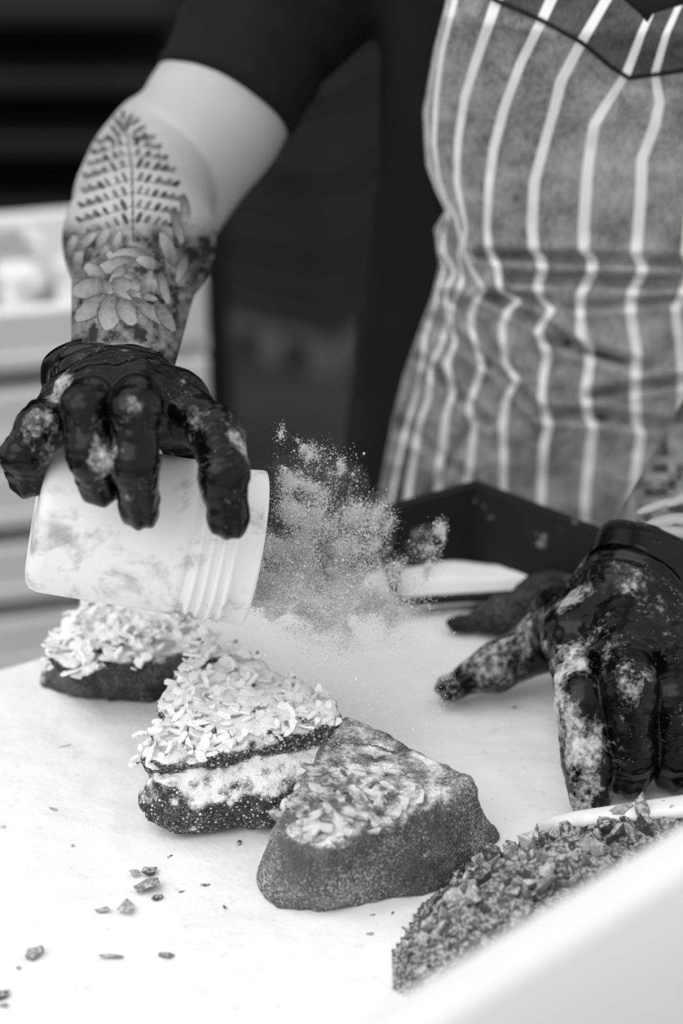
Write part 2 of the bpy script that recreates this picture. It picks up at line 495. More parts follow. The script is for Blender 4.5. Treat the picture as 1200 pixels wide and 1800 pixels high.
def xy(px, py, z): return tuple(PZ(px, py, z)[:2])
def pastry(label, top, base, Hc, zt, lump, seed, mat, rough, nfl, flset, tilt, region, scl=1.0):
    cx, cy = np.mean(base, 0)
    root = empty('pastry', (cx, cy, T)); tag(root, label, 'pastry', 'sugared pastries in a row')
    fn = pastry_fn(top, base, Hc, zt, lump, seed, rough)
    both = np.array(list(top) + list(base))
    lo = list(both.min(0) - 0.02) + [T - 0.006]; hi = list(both.max(0) + 0.02) + [T + 0.07]
    V, F = sdf_mesh(fn, lo, hi, 0.0011, margin=2.4)
    mk('crust', V, F, mat, root)
    rg = np.random.RandomState(seed); k = 0; tries = 0
    while k < nfl and tries < 20000:
        tries += 1
        p = np.array([rg.uniform(lo[0], hi[0]), rg.uniform(lo[1], hi[1]), T])
        d = poly_sdf(p[None], top)[0]
        z = Hc(p[None])[0]
        if d > 0.0005 or not region(p, d, rg): continue
        m = flset[rg.randint(len(flset))]
        ob = bpy.data.objects.new('almond_flake', m)
        COL.objects.link(ob); ob.parent = root
        ob.location = (p[0] - cx, p[1] - cy, z + rg.uniform(-.0008, .0030) * (1 if flset is FLAKES else .35) - (.002 if d > -.004 else 0))
        ob.rotation_euler = (rg.normal(0, tilt), rg.normal(0, tilt), rg.uniform(0, 6.28))
        s = rg.uniform(.7, 1.4) * scl; ob.scale = (s, s, s)
        k += 1
    return root
def pz(lst, z): return [xy(x, y, z) for x, y in lst]

# the lightly sugared one beside the nuts
t3 = pz([(602, 1242), (740, 1312), (842, 1366), (848, 1384), (725, 1436), (640, 1488), (585, 1502), (505, 1482), (488, 1440), (518, 1370), (565, 1300)], .040)
b3 = pz([(888, 1470), (790, 1562), (570, 1603), (485, 1592), (440, 1552), (480, 1480), (560, 1410), (650, 1370), (700, 1390)], 0)
A3 = np.array(xy(600, 1240, .042)); B3 = np.array(xy(845, 1365, .036)); n3 = unit([-(B3 - A3)[1], (B3 - A3)[0]])
C3 = PZ(595, 1400, .045)
def H3(p):
    r_ = np.hypot(p[:, 0] - C3[0], p[:, 1] - C3[1])
    return .0395 + .0065 * np.exp(-(r_ / .026) ** 2) + .0016 * fbm(p, 90, 6, 2) * (r_ < .05)
def lump3(p, f):
    # crinkled lip of glaze along the front and a torn end
    g = smin(cone(p, PZ(500, 1474, .036), PZ(590, 1498, .037), .0028, .0030), cone(p, PZ(590, 1498, .037), PZ(700, 1446, .038), .0030, .0020), .004)
    f = smin(f, g + .0012 * vnoise(p, 200, 3), .004)
    return smin(f, cone(p, PZ(520, 1535, .016), PZ(585, 1552, .014), .006, .005) + .002 * fbm(p, 120, 3, 2), .010)
pastry('smooth dark folded pastry thinly dusted with sugar, next to the chopped nuts', t3, b3, H3, .040, lump3, 31, MAT_CRUST_C, 0.0013, 60, FLAKES2, 0.12,
       lambda p, d, rg: np.hypot((p[0] - C3[0]) * .8, p[1] - C3[1]) < 0.030, 1.0)
# the middle one
t2 = pz([(343, 1096), (460, 1157), (575, 1219), (604, 1250), (592, 1268), (480, 1300), (375, 1330), (300, 1342), (228, 1340), (226, 1318), (245, 1280), (290, 1200)], .041)
b2 = pz([(360, 1215), (480, 1270), (610, 1330), (600, 1385), (500, 1418), (420, 1428), (330, 1430), (290, 1418), (285, 1390)], 0)
def H2(p): return .0410 + .0022 * fbm(p, 50, 5, 2) + .0018 * vnoise(p, 210, 4)
def lump2(p, f):
    z = p[:, 2] - T
    tip = xy(225, 1335, .04); dt = np.hypot(p[:, 0] - tip[0], p[:, 1] - tip[1])
    f = smax(f, (.026 - z) - np.clip(dt - .018, 0, 1) * 1.2, .004)          # the tip is lifted off the worktop
    a = PZ(312, 1398, .017); b = PZ(470, 1388, .015); c = PZ(590, 1362, .014)
    return smin(f, smin(cone(p, a, b, .0165, .015), cone(p, b, c, .015, .014), .006), .003)
pastry('middle pastry thick with white flakes, its rolled under layer showing, sugar specks down the side', t2, b2, H2, .041, lump2, 52, MAT_CRUST_B, 0.0020, 295, FLAKES, 0.30,
       lambda p, d, rg: d < -.004 or rg.rand() < .5, .64)
# the one below the jar
t1 = pz([(150, 1052), (215, 1030), (330, 1072), (366, 1112), (368, 1146), (300, 1156), (225, 1172), (158, 1190), (96, 1176), (78, 1148)], .032)
b1 = pz([(150, 1130), (330, 1130), (372, 1170), (340, 1205), (262, 1238), (160, 1232), (100, 1222), (64, 1208), (64, 1190)], 0)
def H1(p): return .033 + .004 * fbm(p, 45, 3, 2)
def lump1(p, f):
    g = (p - PZ(158, 1200, .02)) @ unit(np.array([1, -.25, 0]))
    return f + .004 * np.exp(-(g / .0025) ** 2) * (p[:, 1] < PZ(158, 1190, .02)[1] + .01)
pastry('pastry heaped with long white flakes, tipped end, lying below the held jar', t1, b1, H1, .032, lump1, 73, MAT_CRUST_A, 0.0016, 260, FLAKES, 0.42, lambda p, d, rg: True, .80)

# ------------------------------------------------------------------ jar
J0 = P(62, 901, 1.118); J1 = P(424, 961, 1.133)
ja = unit(J1 - J0); JL = np.linalg.norm(J1 - J0)
jb = unit(FWD - (FWD @ ja) * ja); jc = np.cross(ja, jb)
jar = empty('plastic_jar', (J0 + J1) / 2 - np.array([0, 0, .037])); tag(jar, 'cloudy white plastic jar tipped on its side in the raised gloved hand', 'jar')
def lathe(prof, n=72):
    th = np.arange(n) / n * 2 * np.pi
    V = np.concatenate([J0 + ja * s + r * (np.cos(th)[:, None] * jb + np.sin(th)[:, None] * jc) for s, r in prof])
    return V, grid_faces(len(prof), n, True)
R = 0.0362
prof = [(0.0, .0005), (0.0, R - .008), (0.0008, R - .004), (.003, R - .0012), (.007, R), (JL * .68, R + .0004), (JL * .71, R + .0006), (JL * .725, R - .0008)]
V, F = lathe(prof[::-1]); mk('jar_wall', V, F, MAT_JAR, jar)
s0 = JL * .725; pr = [(s0, R - .0008)]
for k in range(4):
    s_ = s0 + .004 + k * .0052
    pr += [(s_ - .0016, R - .0004), (s_ - .0006, R + .0014), (s_ + .0010, R + .0016), (s_ + .0022, R - .0002)]
pr += [(JL + .004, R + .0008), (JL + .0055, R + .0006), (JL + .006, R - .0006), (JL + .0055, R - .002), (JL * .6, R - .0022), (.004, R - .0035), (.003, .0005)]
V, F = lathe(pr[::-1]); mk('threaded_neck', V, F, MAT_JAR, jar)
# sugar left in the jar
def fnj(p):
    q = p - J0; s = q @ ja; rr = np.linalg.norm(q - s[:, None] * ja, axis=1)
    f = np.maximum(np.maximum(rr - (R - .0028), .005 - s), s - JL)
    top = (p[:, 2] - J0[2]) + .012 + .25 * (s - .05) + .002 * fbm(p, 70, 3, 2)
    return np.maximum(f, top)
V, F = sdf_mesh(fnj, np.minimum(J0, J1) - .045, np.maximum(J0, J1) + .045, .0018); mk('sugar_filling', V, F, MAT_GRAIN, jar)

# ------------------------------------------------------------------ person
XC = 0.158
ZS = [-.35, -.15, 0, .10, .16, .24, .30, .38, .44, .50]
TA = [.150, .158, .150, .138, .130, .130, .134, .145, .120, .060]
TB = [.10, .110, .105, .100, .095, .105, .118, .095, .07, .05]
TY = [1.330, 1.330, 1.325, 1.320, 1.315, 1.312, 1.305, 1.320, 1.345, 1.35]
def torso_par(z): return np.interp(z, ZS, TA), np.interp(z, ZS, TB), np.interp(z, ZS, TY)
def torso(p, off=0.0, z0=-.35, z1=.47):
    z = p[:, 2] - T
    a, b, yc = torso_par(z); a = a + off; b = b + off
    f = (np.sqrt(((p[:, 0] - XC) / a) ** 2 + ((p[:, 1] - yc) / b) ** 2) - 1) * np.minimum(a, b)
    return smax(smax(f, z - z1, .03), z0 - z, .03)

SH = P(708, -350, 1.335); EU = P(290, 348, 1.350); EL = P(262, 320, 1.340); WR = P(212, 664, 1.132); FM = EL * .68 + WR * .32 + np.array([-.001, 0, -.001])
SH2 = np.array([.292, 1.365, T + .385]); EL2 = P(1452, 520, 1.37); WR2 = P(1150, 985, 1.2097); FM2 = EL2 * .68 + WR2 * .32
HEAD = np.array([XC - .01, 1.27, T + .66])
def arm_r(p):
    u = cone(p, SH, EU * .8 + SH * .2, .042, .0385); u = smin(u, cone(p, EU * .8 + SH * .2, EU, .0385, .0350), .01)
    f = smin(cone(p, EL, FM, .0345, .0355), cone(p, FM, WR, .0355, .0232), .02)
    f = smin(f, cone(p, P(287, 262, 1.352), P(247, 352, 1.312), .0330, .0345), .012)
    return smin(u, f, .003)
def arm_l(p):
    u = cone(p, SH2, EL2, .046, .037)
    f = smin(cone(p, EL2, FM2, .036, .037), cone(p, FM2, WR2 - unit(EL2 - WR2) * .012, .037, .0262), .02)
    return smin(u, f, .006)
def legs(p, off=0):
    f = None
    for s in (-1, 1):
        h = (XC + s * .08, 1.34, T - .22); k = (XC + s * .09, 1.33, T - .50); a = (XC + s * .09, 1.36, T - .82)
        g = smin(cone(p, h, k, .085 + off, .058 + off), cone(p, k, a, .058 + off, .040 + off), .02)
        g = smin(g, cone(p, (XC + s * .09, 1.37, T - .862), (XC + s * .10, 1.22, T - .872), .034, .026), .02)
        f = g if f is None else smin(f, g, .02)
    return f
def body_fn(p):
    f = torso(p, 0)
    f = smin(f, arm_r(p), .012); f = smin(f, arm_l(p), .012); f = smin(f, legs(p), .03)
    f = smin(f, cone(p, (XC, 1.335, T + .43), HEAD + [0, .03, -.07], .055, .050), .03)
    f = smin(f, ell(p, HEAD, (.072, .092, .108)), .02)
    f = smin(f, ell(p, HEAD + [0, -.02, -.065], (.055, .06, .055)), .02)
    f = smin(f, cone(p, HEAD + [0, -.088, .01], HEAD + [0, -.105, -.025], .008, .013), .012)
    for s in (-1, 1):
        f = smin(f, ell(p, HEAD + [s * .074, .01, -.01], (.010, .018, .030)), .006)
        f = smax(f, -ell(p, HEAD + [s * .03, -.096, .008], (.016, .012, .009)), .010)
        f = smin(f, ell(p, HEAD + [s * .03, -.080, .008], (.012, .012, .012)), .002)
    f = smin(f, cone(p, HEAD + [-.02, -.082, -.058], HEAD + [.02, -.082, -.058], .007, .007), .004)
    return f
person = empty('person', (XC, 1.33, 0)); tag(person, 'person in a dark T-shirt and striped apron dusting pastries, tattooed forearms, black gloves', 'person')
V, F = sdf_mesh(body_fn, (-.20, .98, -.01), (.48, 1.50, T + .80), .0026, margin=2.6)
body = mk('body', V, F, MAT_SKIN, person)
# finer mesh on the tattooed forearms
bm = bmesh.new(); bm.from_mesh(body.data)
off = wloc(person)
def near_fore(co):
    p = (np.array(co) + off)[None]
    return min(cone(p, EL + (EL - WR) * .18, WR, .042, .034)[0], cone(p, EL2 * .4 + WR2 * .6, WR2, .042, .034)[0]) < 0.006
cand = np.array([v.co[:] for v in bm.verts]) + off
dm = np.minimum(cone(cand, EL + (EL - WR) * .18, WR, .042, .034), cone(cand, EL2 * .4 + WR2 * .6, WR2, .042, .034)) < .006
bm.verts.ensure_lookup_table()
es = [e for e in bm.edges if dm[e.verts[0].index] and dm[e.verts[1].index]]
bmesh.ops.subdivide_edges(bm, edges=es, cuts=3, use_grid_fill=True, smooth=0.0)
bm.to_mesh(body.data); bm.free()
body.data.polygons.foreach_set('use_smooth', np.ones(len(body.data.polygons), bool))
co = np.empty(len(body.data.vertices) * 3, np.float32); body.data.vertices.foreach_get('co', co); co = co.reshape(-1, 3) + off

def ellmask(X, Y, cx, cy, a, b, ang, soft=0.15):
    c, s = math.cos(math.radians(ang)), math.sin(math.radians(ang))
    u = ((X - cx) * c + (Y - cy) * s) / a; v = (-(X - cx) * s + (Y - cy) * c) / b
    return np.sqrt(u * u + v * v), u, v
def seg(X, Y, x0, y0, x1, y1):
    dx, dy = x1 - x0, y1 - y0
    t_ = np.clip(((X - x0) * dx + (Y - y0) * dy) / (dx * dx + dy * dy), 0, 1)
    return np.hypot(X - x0 - t_ * dx, Y - y0 - t_ * dy), t_
def sst(v, a, b):
    w = np.clip((v - a) / (b - a), 0, 1); return w * w * (3 - 2 * w)

def ink_right(X, Y, p):
    k = np.zeros(len(X))
    n_ = vnoise(np.stack([X, Y, 0 * X], 1), .09, 4); n2_ = vnoise(np.stack([X, Y, 0 * X], 1), .035, 8); n4 = vnoise(np.stack([X, Y, 0 * X], 1), .22, 5)
    # shading around the flower
    k = np.maximum(k, sst(Y, 372, 430) * np.clip(.54 + .24 * n_ + .18 * n2_ + .14 * n4, 0, 1))
    k = np.maximum(k, np.exp(-(((X - 275) / 24) ** 2 + ((Y - 420) / 30) ** 2)) * .7)
    # fern stem
    d, t_ = seg(X, Y, 234, 425, 232, 300); k = np.maximum(k, .62 * (1 - sst(d, 1.2, 2.6)))
    d, t_ = seg(X, Y, 232, 300, 220, 215); k = np.maximum(k, .6 * (1 - sst(d, 1.0, 2.4)))
    rg = np.random.RandomState(5)
    rows = [(236, 52), (252, 60), (270, 72), (290, 82), (314, 86), (338, 92), (362, 95), (386, 92)]
    for i, (y0, L) in enumerate(rows):
        x0 = np.interp(y0, [215, 300, 425], [220, 232, 234])
        for s in (-1, 1):
            LL = L * (1.0 if s < 0 else .92)
            drop = 14 + 2.2 * i if s < 0 else 5 + 1.2 * i
            d, t_ = seg(X, Y, x0, y0, x0 + s * LL, y0 + drop * .9 + 6)
            k = np.maximum(k, .38 * (1 - sst(d, .7, 1.9)))
            e, _, _ = ellmask(X, Y, x0 + s * LL * .78, y0 + (drop * .9 + 6) * .78 - 4, LL * .26, 4.6, math.degrees(math.atan2((drop * .9 + 6), s * LL)))
            k = np.maximum(k, .50 * (1 - sst(e, .55, 1.2)))
            m = max(3, int(LL / 14))
            for j in range(m):
                f_ = (j + .9) / m
                lx = x0 + s * LL * f_ + rg.uniform(-2, 2); ly = y0 + (drop * .9 + 6) * f_ - 6
                hl = (12.5 if i > 2 else 10) * (1 - .35 * f_)
                e, _, _ = ellmask(X, Y, lx, ly, hl * rg.uniform(.8, 1.15), 4.8 * rg.uniform(.8, 1.2), 90 + s * (18 + 40 * f_))
                k = np.maximum(k, rg.uniform(.45, .72) * (1 - sst(e, .6, 1.15)))
    for (x, y, a) in ((216, 202, 95), (228, 208, 125), (238, 214, 140), (247, 226, 150), (255, 243, 172), (240, 243, 170), (206, 214, 65), (200, 228, 55), (196, 245, 50), (224, 222, 110), (214, 224, 80)):
        e, _, _ = ellmask(X, Y, x, y, 12, 4.2, a); k = np.maximum(k, .66 * (1 - sst(e, .6, 1.2)))
    # petals and leaves: light shapes with a dark outline
    pet = [(228, 452, 46, 17, 185), (203, 466, 40, 13, 165), (262, 462, 26, 11, 200), (166, 478, 24, 12, 215), (207, 484, 25, 10, 128), (222, 492, 20, 10, 140), (158, 507, 36, 18, 167), (200, 516, 34, 12, 50), (218, 507, 28, 17, 38),
           (161, 541, 40, 17, 145), (193, 549, 34, 21, 100), (222, 548, 30, 16, 60), (238, 503, 18, 10, 100), (240, 520, 20, 8, 25), (262, 523, 17, 7, 15), (265, 548, 42, 12, 38), (290, 556, 34, 12, 58), (297, 440, 36, 13, 245), (128, 432, 22, 10, 280), (137, 458, 26, 10, 280),
           (288, 505, 34, 9, 75), (312, 398, 36, 9, 75), (325, 368, 28, 8, 85), (320, 470, 30, 9, 110), (150, 425, 26, 9, 320), (180, 420, 24, 9, 300), (205, 425, 22, 8, 290)]
    for (x, y, a, b, g) in pet:
        e, u, v = ellmask(X, Y, x, y, a, b, g)
        e = np.maximum(np.abs(u), np.abs(v) / (np.clip(1 - u * u, 0, 1) ** .8 + .02)) + .10 * n_ + .06 * n4
        inside = 1 - sst(e, .85, 1.05)
        fill = np.clip(.12 + .46 * np.clip(.5 - u * .5, 0, 1) ** 1.6 + .14 * np.abs(n_) + .12 * np.abs(v) ** 2, 0, 1)
        k = k * (1 - inside) + fill * inside
        k = np.maximum(k, .60 * (1 - sst(np.abs(e - 1.0), .03, .22)))
    k = k * 1.12
    return k * sst(Y + .25 * (X - 215), 186, 200)
def ink_left(X, Y, p):
    n_ = vnoise(np.stack([X, Y, 0 * X], 1), .07, 14)
    k = np.clip(.60 + .25 * n_, 0, 1)
    for (x, y, a, b, g) in ((1170, 915, 40, 11, -12), (1150, 890, 36, 8, -20), (1200, 875, 34, 9, -24), (1120, 925, 26, 7, -12), (1215, 910, 32, 12, -10), (1195, 935, 46, 10, 8), (1140, 940, 30, 7, 10), (1240, 870, 40, 12, -10)):
        e, u, v = ellmask(X, Y, x, y, a, b, g); ins_ = 1 - sst(e, .8, 1.05)
        k = k * (1 - ins_) + (.12 + .25 * np.abs(v)) * ins_
    return k
X, Y = project(co)
ink = np.zeros(len(co))
dr = cone(co, EL + (EL - WR) * .16, WR, .046, .034) < .004
du = cone(co, EL * .85 + SH * .15, SH, .040, .048)
ax = unit(WR - EL)
fore = ((co - EL) @ ax) > -.035
# forearm only: the upper arm behind it stays bare
upper = (cone(co, SH, EU, .0440, .0358) < .0012) & (cone(co, EL, WR, .0362, .026) > .001)
mr = dr & fore & ~upper
ink[mr] = ink_right(X[mr], Y[mr], co[mr])
dl = cone(co, EL2 * .4 + WR2 * .6, WR2, .042, .034) < .004
ink[dl] = ink_left(X[dl], Y[dl], co[dl])
body.data.attributes.new('ink', 'FLOAT', 'POINT').data.foreach_set('value', ink.astype(np.float32))

V, F = sdf_mesh(lambda p: smax(smin(ell(p, HEAD + [0, .022, .022], (.084, .098, .108)), ell(p, HEAD + [0, .12, .03], (.04, .04, .045)), .02), -ell(p, HEAD + [0, -.085, -.04], (.062, .07, .10)), .012) + .002 * vnoise(p, 90, 3),
                HEAD - .2, HEAD + .2, .004)
mk('hair', V, F, MAT_HAIR, person)
V, F = sdf_mesh(lambda p: smax(smin(legs(p, .010), torso(p, .005, -.36, -.06), .03), .06 - p[:, 2], .004), (-.1, 1.15, 0), (.42, 1.5, T), .005, margin=2.6)
mk('trousers', V, F, MAT_TROUSERS, person)

# T-shirt with short sleeves, cut at the hem
HC = P(409, 130, 1.30); hn = unit(RIGHT * .446 + UP * .895 + FWD * .22)
HC2 = EL2 * .45 + SH2 * .55; hn2 = unit(SH2 - EL2)
def shirt_fn(p):
    f = torso(p, .006, -.22, .455)
    sr = cone(p, SH + (SH - EU) * .05, EU * .8 + SH * .2, .058, .0402)
    wr_ = .0022 * np.sin(((p - HC) @ hn) * 180 + 3 * vnoise(p, 22, 2)) * sst((p - HC) @ hn, .018, .04)
    hb = (p - HC) @ hn
    sr = sr - .0012 * (hb < .0085) + .0010 * np.exp(-((hb - .0098) / .0008) ** 2)
    sr = smax(sr + wr_, -((p - HC) @ hn), .003)
    sl = smax(cone(p, SH2, EL2 * .5 + SH2 * .5, .062, .047), -((p - HC2) @ hn2), .003)
    f = smin(f, sr, .02); f = smin(f, sl, .02)
    f = smax(f, .10 - np.hypot(p[:, 0] - XC, (p[:, 1] - 1.30) * .8) - np.clip(T + .44 - p[:, 2], 0, 1) * 1.6, .006)
    return f + .0016 * fbm(p, 24, 6, 2)
V, F = sdf_mesh(shirt_fn, (-.14, 1.12, T - .24), (.48, 1.48, T + .50), .003, margin=2.6)
shirt = mk('t_shirt', V, F, MAT_SHIRT, person)
# stitched hem band round the right sleeve
axv = unit(EL - SH)
def ring_band(c0, nrm, rad, w, thick, dip):
    a = unit(np.cross(nrm, FWD)); b = np.cross(nrm, a)
    th = np.arange(64) / 64 * 2 * np.pi
    prof = [(-.001, 0), (-.002, thick), (w * .5, thick * 1.15), (w, thick), (w + .0015, thick * .4), (w + .003, thick * .9), (w + .0045, 0)]
    V = np.concatenate([c0 + nrm * s + (rad + d) * (np.cos(th)[:, None] * a + np.sin(th)[:, None] * b) for s, d in prof])
    return V, grid_faces(len(prof), 64, True)

# ------------------------------------------------------------------ apron
def pl(*pts): return np.array(pts, float)
E_ = pl((-200, 822), (0, 784), (90, 762), (200, 743), (290, 748), (340, 767), (372, 783), (405, 763), (470, 772), (520, 760), (580, 738), (660, 710), (740, 690), (860, 668), (1000, 650), (1500, 600))
Sm = pl((-200, 824), (0, 787), (90, 765), (200, 746), (290, 751), (340, 770), (372, 787), (410, 768), (470, 779), (540, 762), (590, 744), (640, 742), (700, 728), (760, 712), (860, 690), (1000, 670), (1500, 625))
S_1 = pl((-200, 826), (0, 790), (90, 769), (200, 750), (290, 756), (340, 776), (372, 792), (410, 778), (440, 776), (480, 800), (510, 782), (560, 790), (610, 775), (640, 757), (700, 752), (745, 735), (830, 720), (1000, 700), (1500, 660))
S0 = pl((-200, 830), (0, 794), (90, 772), (160, 764), (250, 760), (310, 768), (350, 782), (380, 800), (420, 812), (450, 808), (490, 812), (540, 792), (570, 790), (600, 800), (640, 782), (690, 797), (730, 783), (780, 778), (840, 770), (1000, 760), (1500, 720))
S1 = pl((-200, 940), (0, 872), (100, 838), (170, 815), (250, 803), (320, 801), (370, 811), (400, 817), (440, 810), (480, 830), (510, 852), (530, 832), (560, 826), (600, 832), (640, 850), (670, 838), (710, 822), (735, 826), (750, 834), (800, 828), (840, 822), (1000, 815), (1500, 790))
S2 = pl((-200, 1060), (0, 968), (40, 950), (110, 915), (190, 885), (260, 866), (330, 857), (400, 853), (440, 857), (458, 866), (470, 872), (512, 876), (528, 916), (545, 892), (570, 882), (600, 882), (640, 886), (668, 910), (700, 890), (750, 881), (800, 884), (860, 884), (1000, 880), (1500, 870))
S3 = pl((-200, 1160), (0, 1065), (75, 1020), (140, 985), (200, 972), (260, 955), (320, 938), (400, 934), (440, 938), (455, 950), (475, 953), (500, 944), (525, 948), (545, 972), (565, 956), (582, 945), (600, 952), (625, 962), (660, 953), (700, 950), (735, 960), (750, 964), (780, 955), (850, 951), (1000, 945), (1500, 940))
S4 = pl((-200, 1225), (0, 1155), (60, 1130), (130, 1104), (190, 1060), (220, 1042), (300, 1032), (400, 1025), (440, 1026), (456, 1041), (480, 1040), (515, 1021), (540, 1017), (590, 1020), (607, 1035), (640, 1036), (690, 1028), (732, 1032), (748, 1042), (780, 1038), (850, 1030), (1000, 1024), (1500, 1020))
S5 = pl((-200, 1200), (0, 1145), (60, 1147), (130, 1148), (180, 1160), (220, 1152), (280, 1128), (350, 1126), (400, 1122), (450, 1117), (466, 1129), (485, 1126), (510, 1112), (530, 1108), (560, 1110), (620, 1120), (640, 1118), (690, 1116), (745, 1118), (765, 1127), (800, 1121), (870, 1112), (1000, 1105), (1500, 1100))
S5[:3, 1] = [1246, 1196, 1168]
S6 = pl((-200, 1330), (0, 1262), (130, 1236), (250, 1226), (350, 1214), (450, 1206), (470, 1216), (520, 1200), (540, 1186), (600, 1194), (660, 1199), (750, 1198), (860, 1196), (1000, 1195), (1500, 1195))
COLS = [E_, Sm, S_1, S0, S1, S2, S3, S4, S5, S6]
KU = [-3.0, -2, -1, 0, 1, 2, 3, 4, 5, 6]
HW = [.0, .17, .15, .14, .115, .105, .105, .105, .105, .105]
rows = np.arange(-190, 1420, 5.0)
sub = 10
neck = pl((760, -190), (900, -150), (1000, -70), (1095, 0), (1140, 42), (1148, 26), (1200, 10), (1320, -60), (1500, -190))

CRE = [  # crease lines in the cloth: x0,y0,x1,y1, depth (m), width (px)
    (840, 448, 1400, 470, .0070, 9), (850, 520, 960, 530, .006, 10), (900, 490, 1400, 505, .007, 10), (1000, 540, 1400, 520, .004, 8), (860, 520, 1000, 600, .0060, 10), (960, 597, 1140, 648, .007, 10), (1035, 695, 1400, 640, .006, 9),
    (955, 728, 1060, 732, .007, 10), (1060, 735, 1400, 775, .006, 11), (735, 630, 860, 745, .006, 9), (760, 560, 860, 640, .006, 9), (800, 520, 900, 655, .006, 9), (700, 740, 830, 850, .005, 10), (780, 520, 830, 540, .005, 9),
    (830, 740, 760, 870, .004, 9), (860, 640, 950, 725, .005, 9), (745, 660, 700, 760, .004, 9), (785, 400, 830, 500, .005, 9), (720, 800, 700, 900, .005, 9), (770, 460, 740, 560, .004, 8), (880, 60, 860, 300, .0015, 20), (1100, 140, 1160, 240, -.003, 22), (1120, 170, 1050, 230, -.003, 20)]
def cloth_disp(X, Y):
    d = np.zeros_like(X)
    for (x0, y0, x1, y1, A, w) in CRE:
        dd, t_ = seg(X, Y, x0, y0, x1, y1)
        e = np.hypot(X - (x0 + x1) / 2, Y - (y0 + y1) / 2) / np.hypot(x1 - x0, y1 - y0)
        d += 1.5 * A * np.exp(-(dd / w) ** 2) - .65 * A * np.exp(-(dd / (w * 2.6)) ** 2)
    q = np.stack([X.ravel(), Y.ravel(), 0 * X.ravel()], 1)
    low = sst(Y, 420, 520)
    d += (.0008 + .0022 * low) * fbm(q * [1, 1.7, 1], .011, 4, 2).reshape(X.shape)
    return d
def on_torso(X, Y, off):
    """points on the torso (plus clearance) seen along given image directions"""
    ray = FWD[None] + RIGHT[None] * ((X.ravel() - 600) / FPX)[:, None] + UP[None] * ((900 - Y.ravel()) / FPX)[:, None]
    d = np.full(len(ray), 1.30); offr = np.asarray(off).ravel()
    for it in range(30):
        p = CAM + ray * d[:, None]
        z = p[:, 2] - T
        a, b, yc = torso_par(z)
        flare = np.clip((.16 - z) / .3, 0, 1)
        u = np.clip(np.abs(p[:, 0] - XC) / (a + .022 + .02 * flare), 0, .985)
        y = yc - (b + .012 + .004 * flare) * np.sqrt(1 - u ** 2.4) + offr
        d = d + .6 * (y - p[:, 1]) / ray[:, 1]
    return CAM + ray * d[:, None]
cx, ku, hw = [], [], []
for i in range(len(COLS) - 1):
    for j in range(sub):
        f_ = j / sub
        cx.append((i, f_)); ku.append(KU[i] * (1 - f_) + KU[i + 1] * f_); hw.append(HW[i] * (1 - f_) + HW[i + 1] * f_)
xs_at = [np.interp(rows, c[:, 0], c[:, 1]) for c in COLS]
Xg = [xs_at[i] * (1 - f_) + xs_at[i + 1] * f_ for i, f_ in cx]
ext = 32
for e in range(0, ext):                                # the cloth goes on to the wearer's other side
    Xg.append(xs_at[-1] + e * 9.0); ku.append(6 + e * .1); hw.append(.10)
Xg = np.array(Xg).T; ku = np.array(ku); hw = np.array(hw)
Yg = np.repeat(rows[:, None], Xg.shape[1], 1)
# neckline: pull the top rows down onto the neck curve
ytop = np.interp(Xg[38], neck[:, 0], neck[:, 1])
for it in range(3):
    ytop = np.array([np.interp(np.interp(yt, rows, Xg[:, j]), neck[:, 0], neck[:, 1]) for j, yt in enumerate(ytop)])
Xn = np.empty_like(Xg); Yn = np.empty_like(Yg)
f_ = (rows - rows[0]) / (rows[-1] - rows[0])
for j in range(Xg.shape[1]):
    Yn[:, j] = ytop[j] + (rows[-1] - ytop[j]) * f_
    Xn[:, j] = np.interp(Yn[:, j], rows, Xg[:, j])
Vp = on_torso(Xn, Yn, cloth_disp(Xn, Yn))
nr, nc = Xn.shape
back = Vp + np.array([0, .0016, 0])
fr = grid_faces(nr, nc)[:, ::-1]
Vall = np.concatenate([Vp, back]); N0 = len(Vp)
bf = fr[:, ::-1] + N0
rim = []
def strip(ids):
    for a, b in zip(ids[:-1], ids[1:]): rim.append([a, b, b + N0, a + N0])
strip(list(range(nc))); strip([r * nc for r in range(nr)][::-1]); strip([(nr - 1) * nc + c for c in range(nc)][::-1]); strip([r * nc + nc - 1 for r in range(nr)])
Fall = np.concatenate([fr, bf, np.array(rim)])
apron = mk('apron', Vall, Fall, MAT_APRON, person)
def set_uv(ob, ids_u):
    uvl = ob.data.uv_layers.new(name='cloth')
    li = np.empty(len(ob.data.loops), np.int32); ob.data.loops.foreach_get('vertex_index', li)
    uv = np.zeros((len(li), 2), np.float32); uv[:, 0] = ids_u[li]
    uvl.data.foreach_set('uv', uv.ravel())
set_uv(apron, np.tile(np.tile(ku, nr), 2))
apron.data.attributes.new('halfwidth', 'FLOAT', 'POINT').data.foreach_set('value', np.tile(np.tile(hw, nr), 2).astype(np.float32))
tag(apron, 'faded grey apron with white stripes')
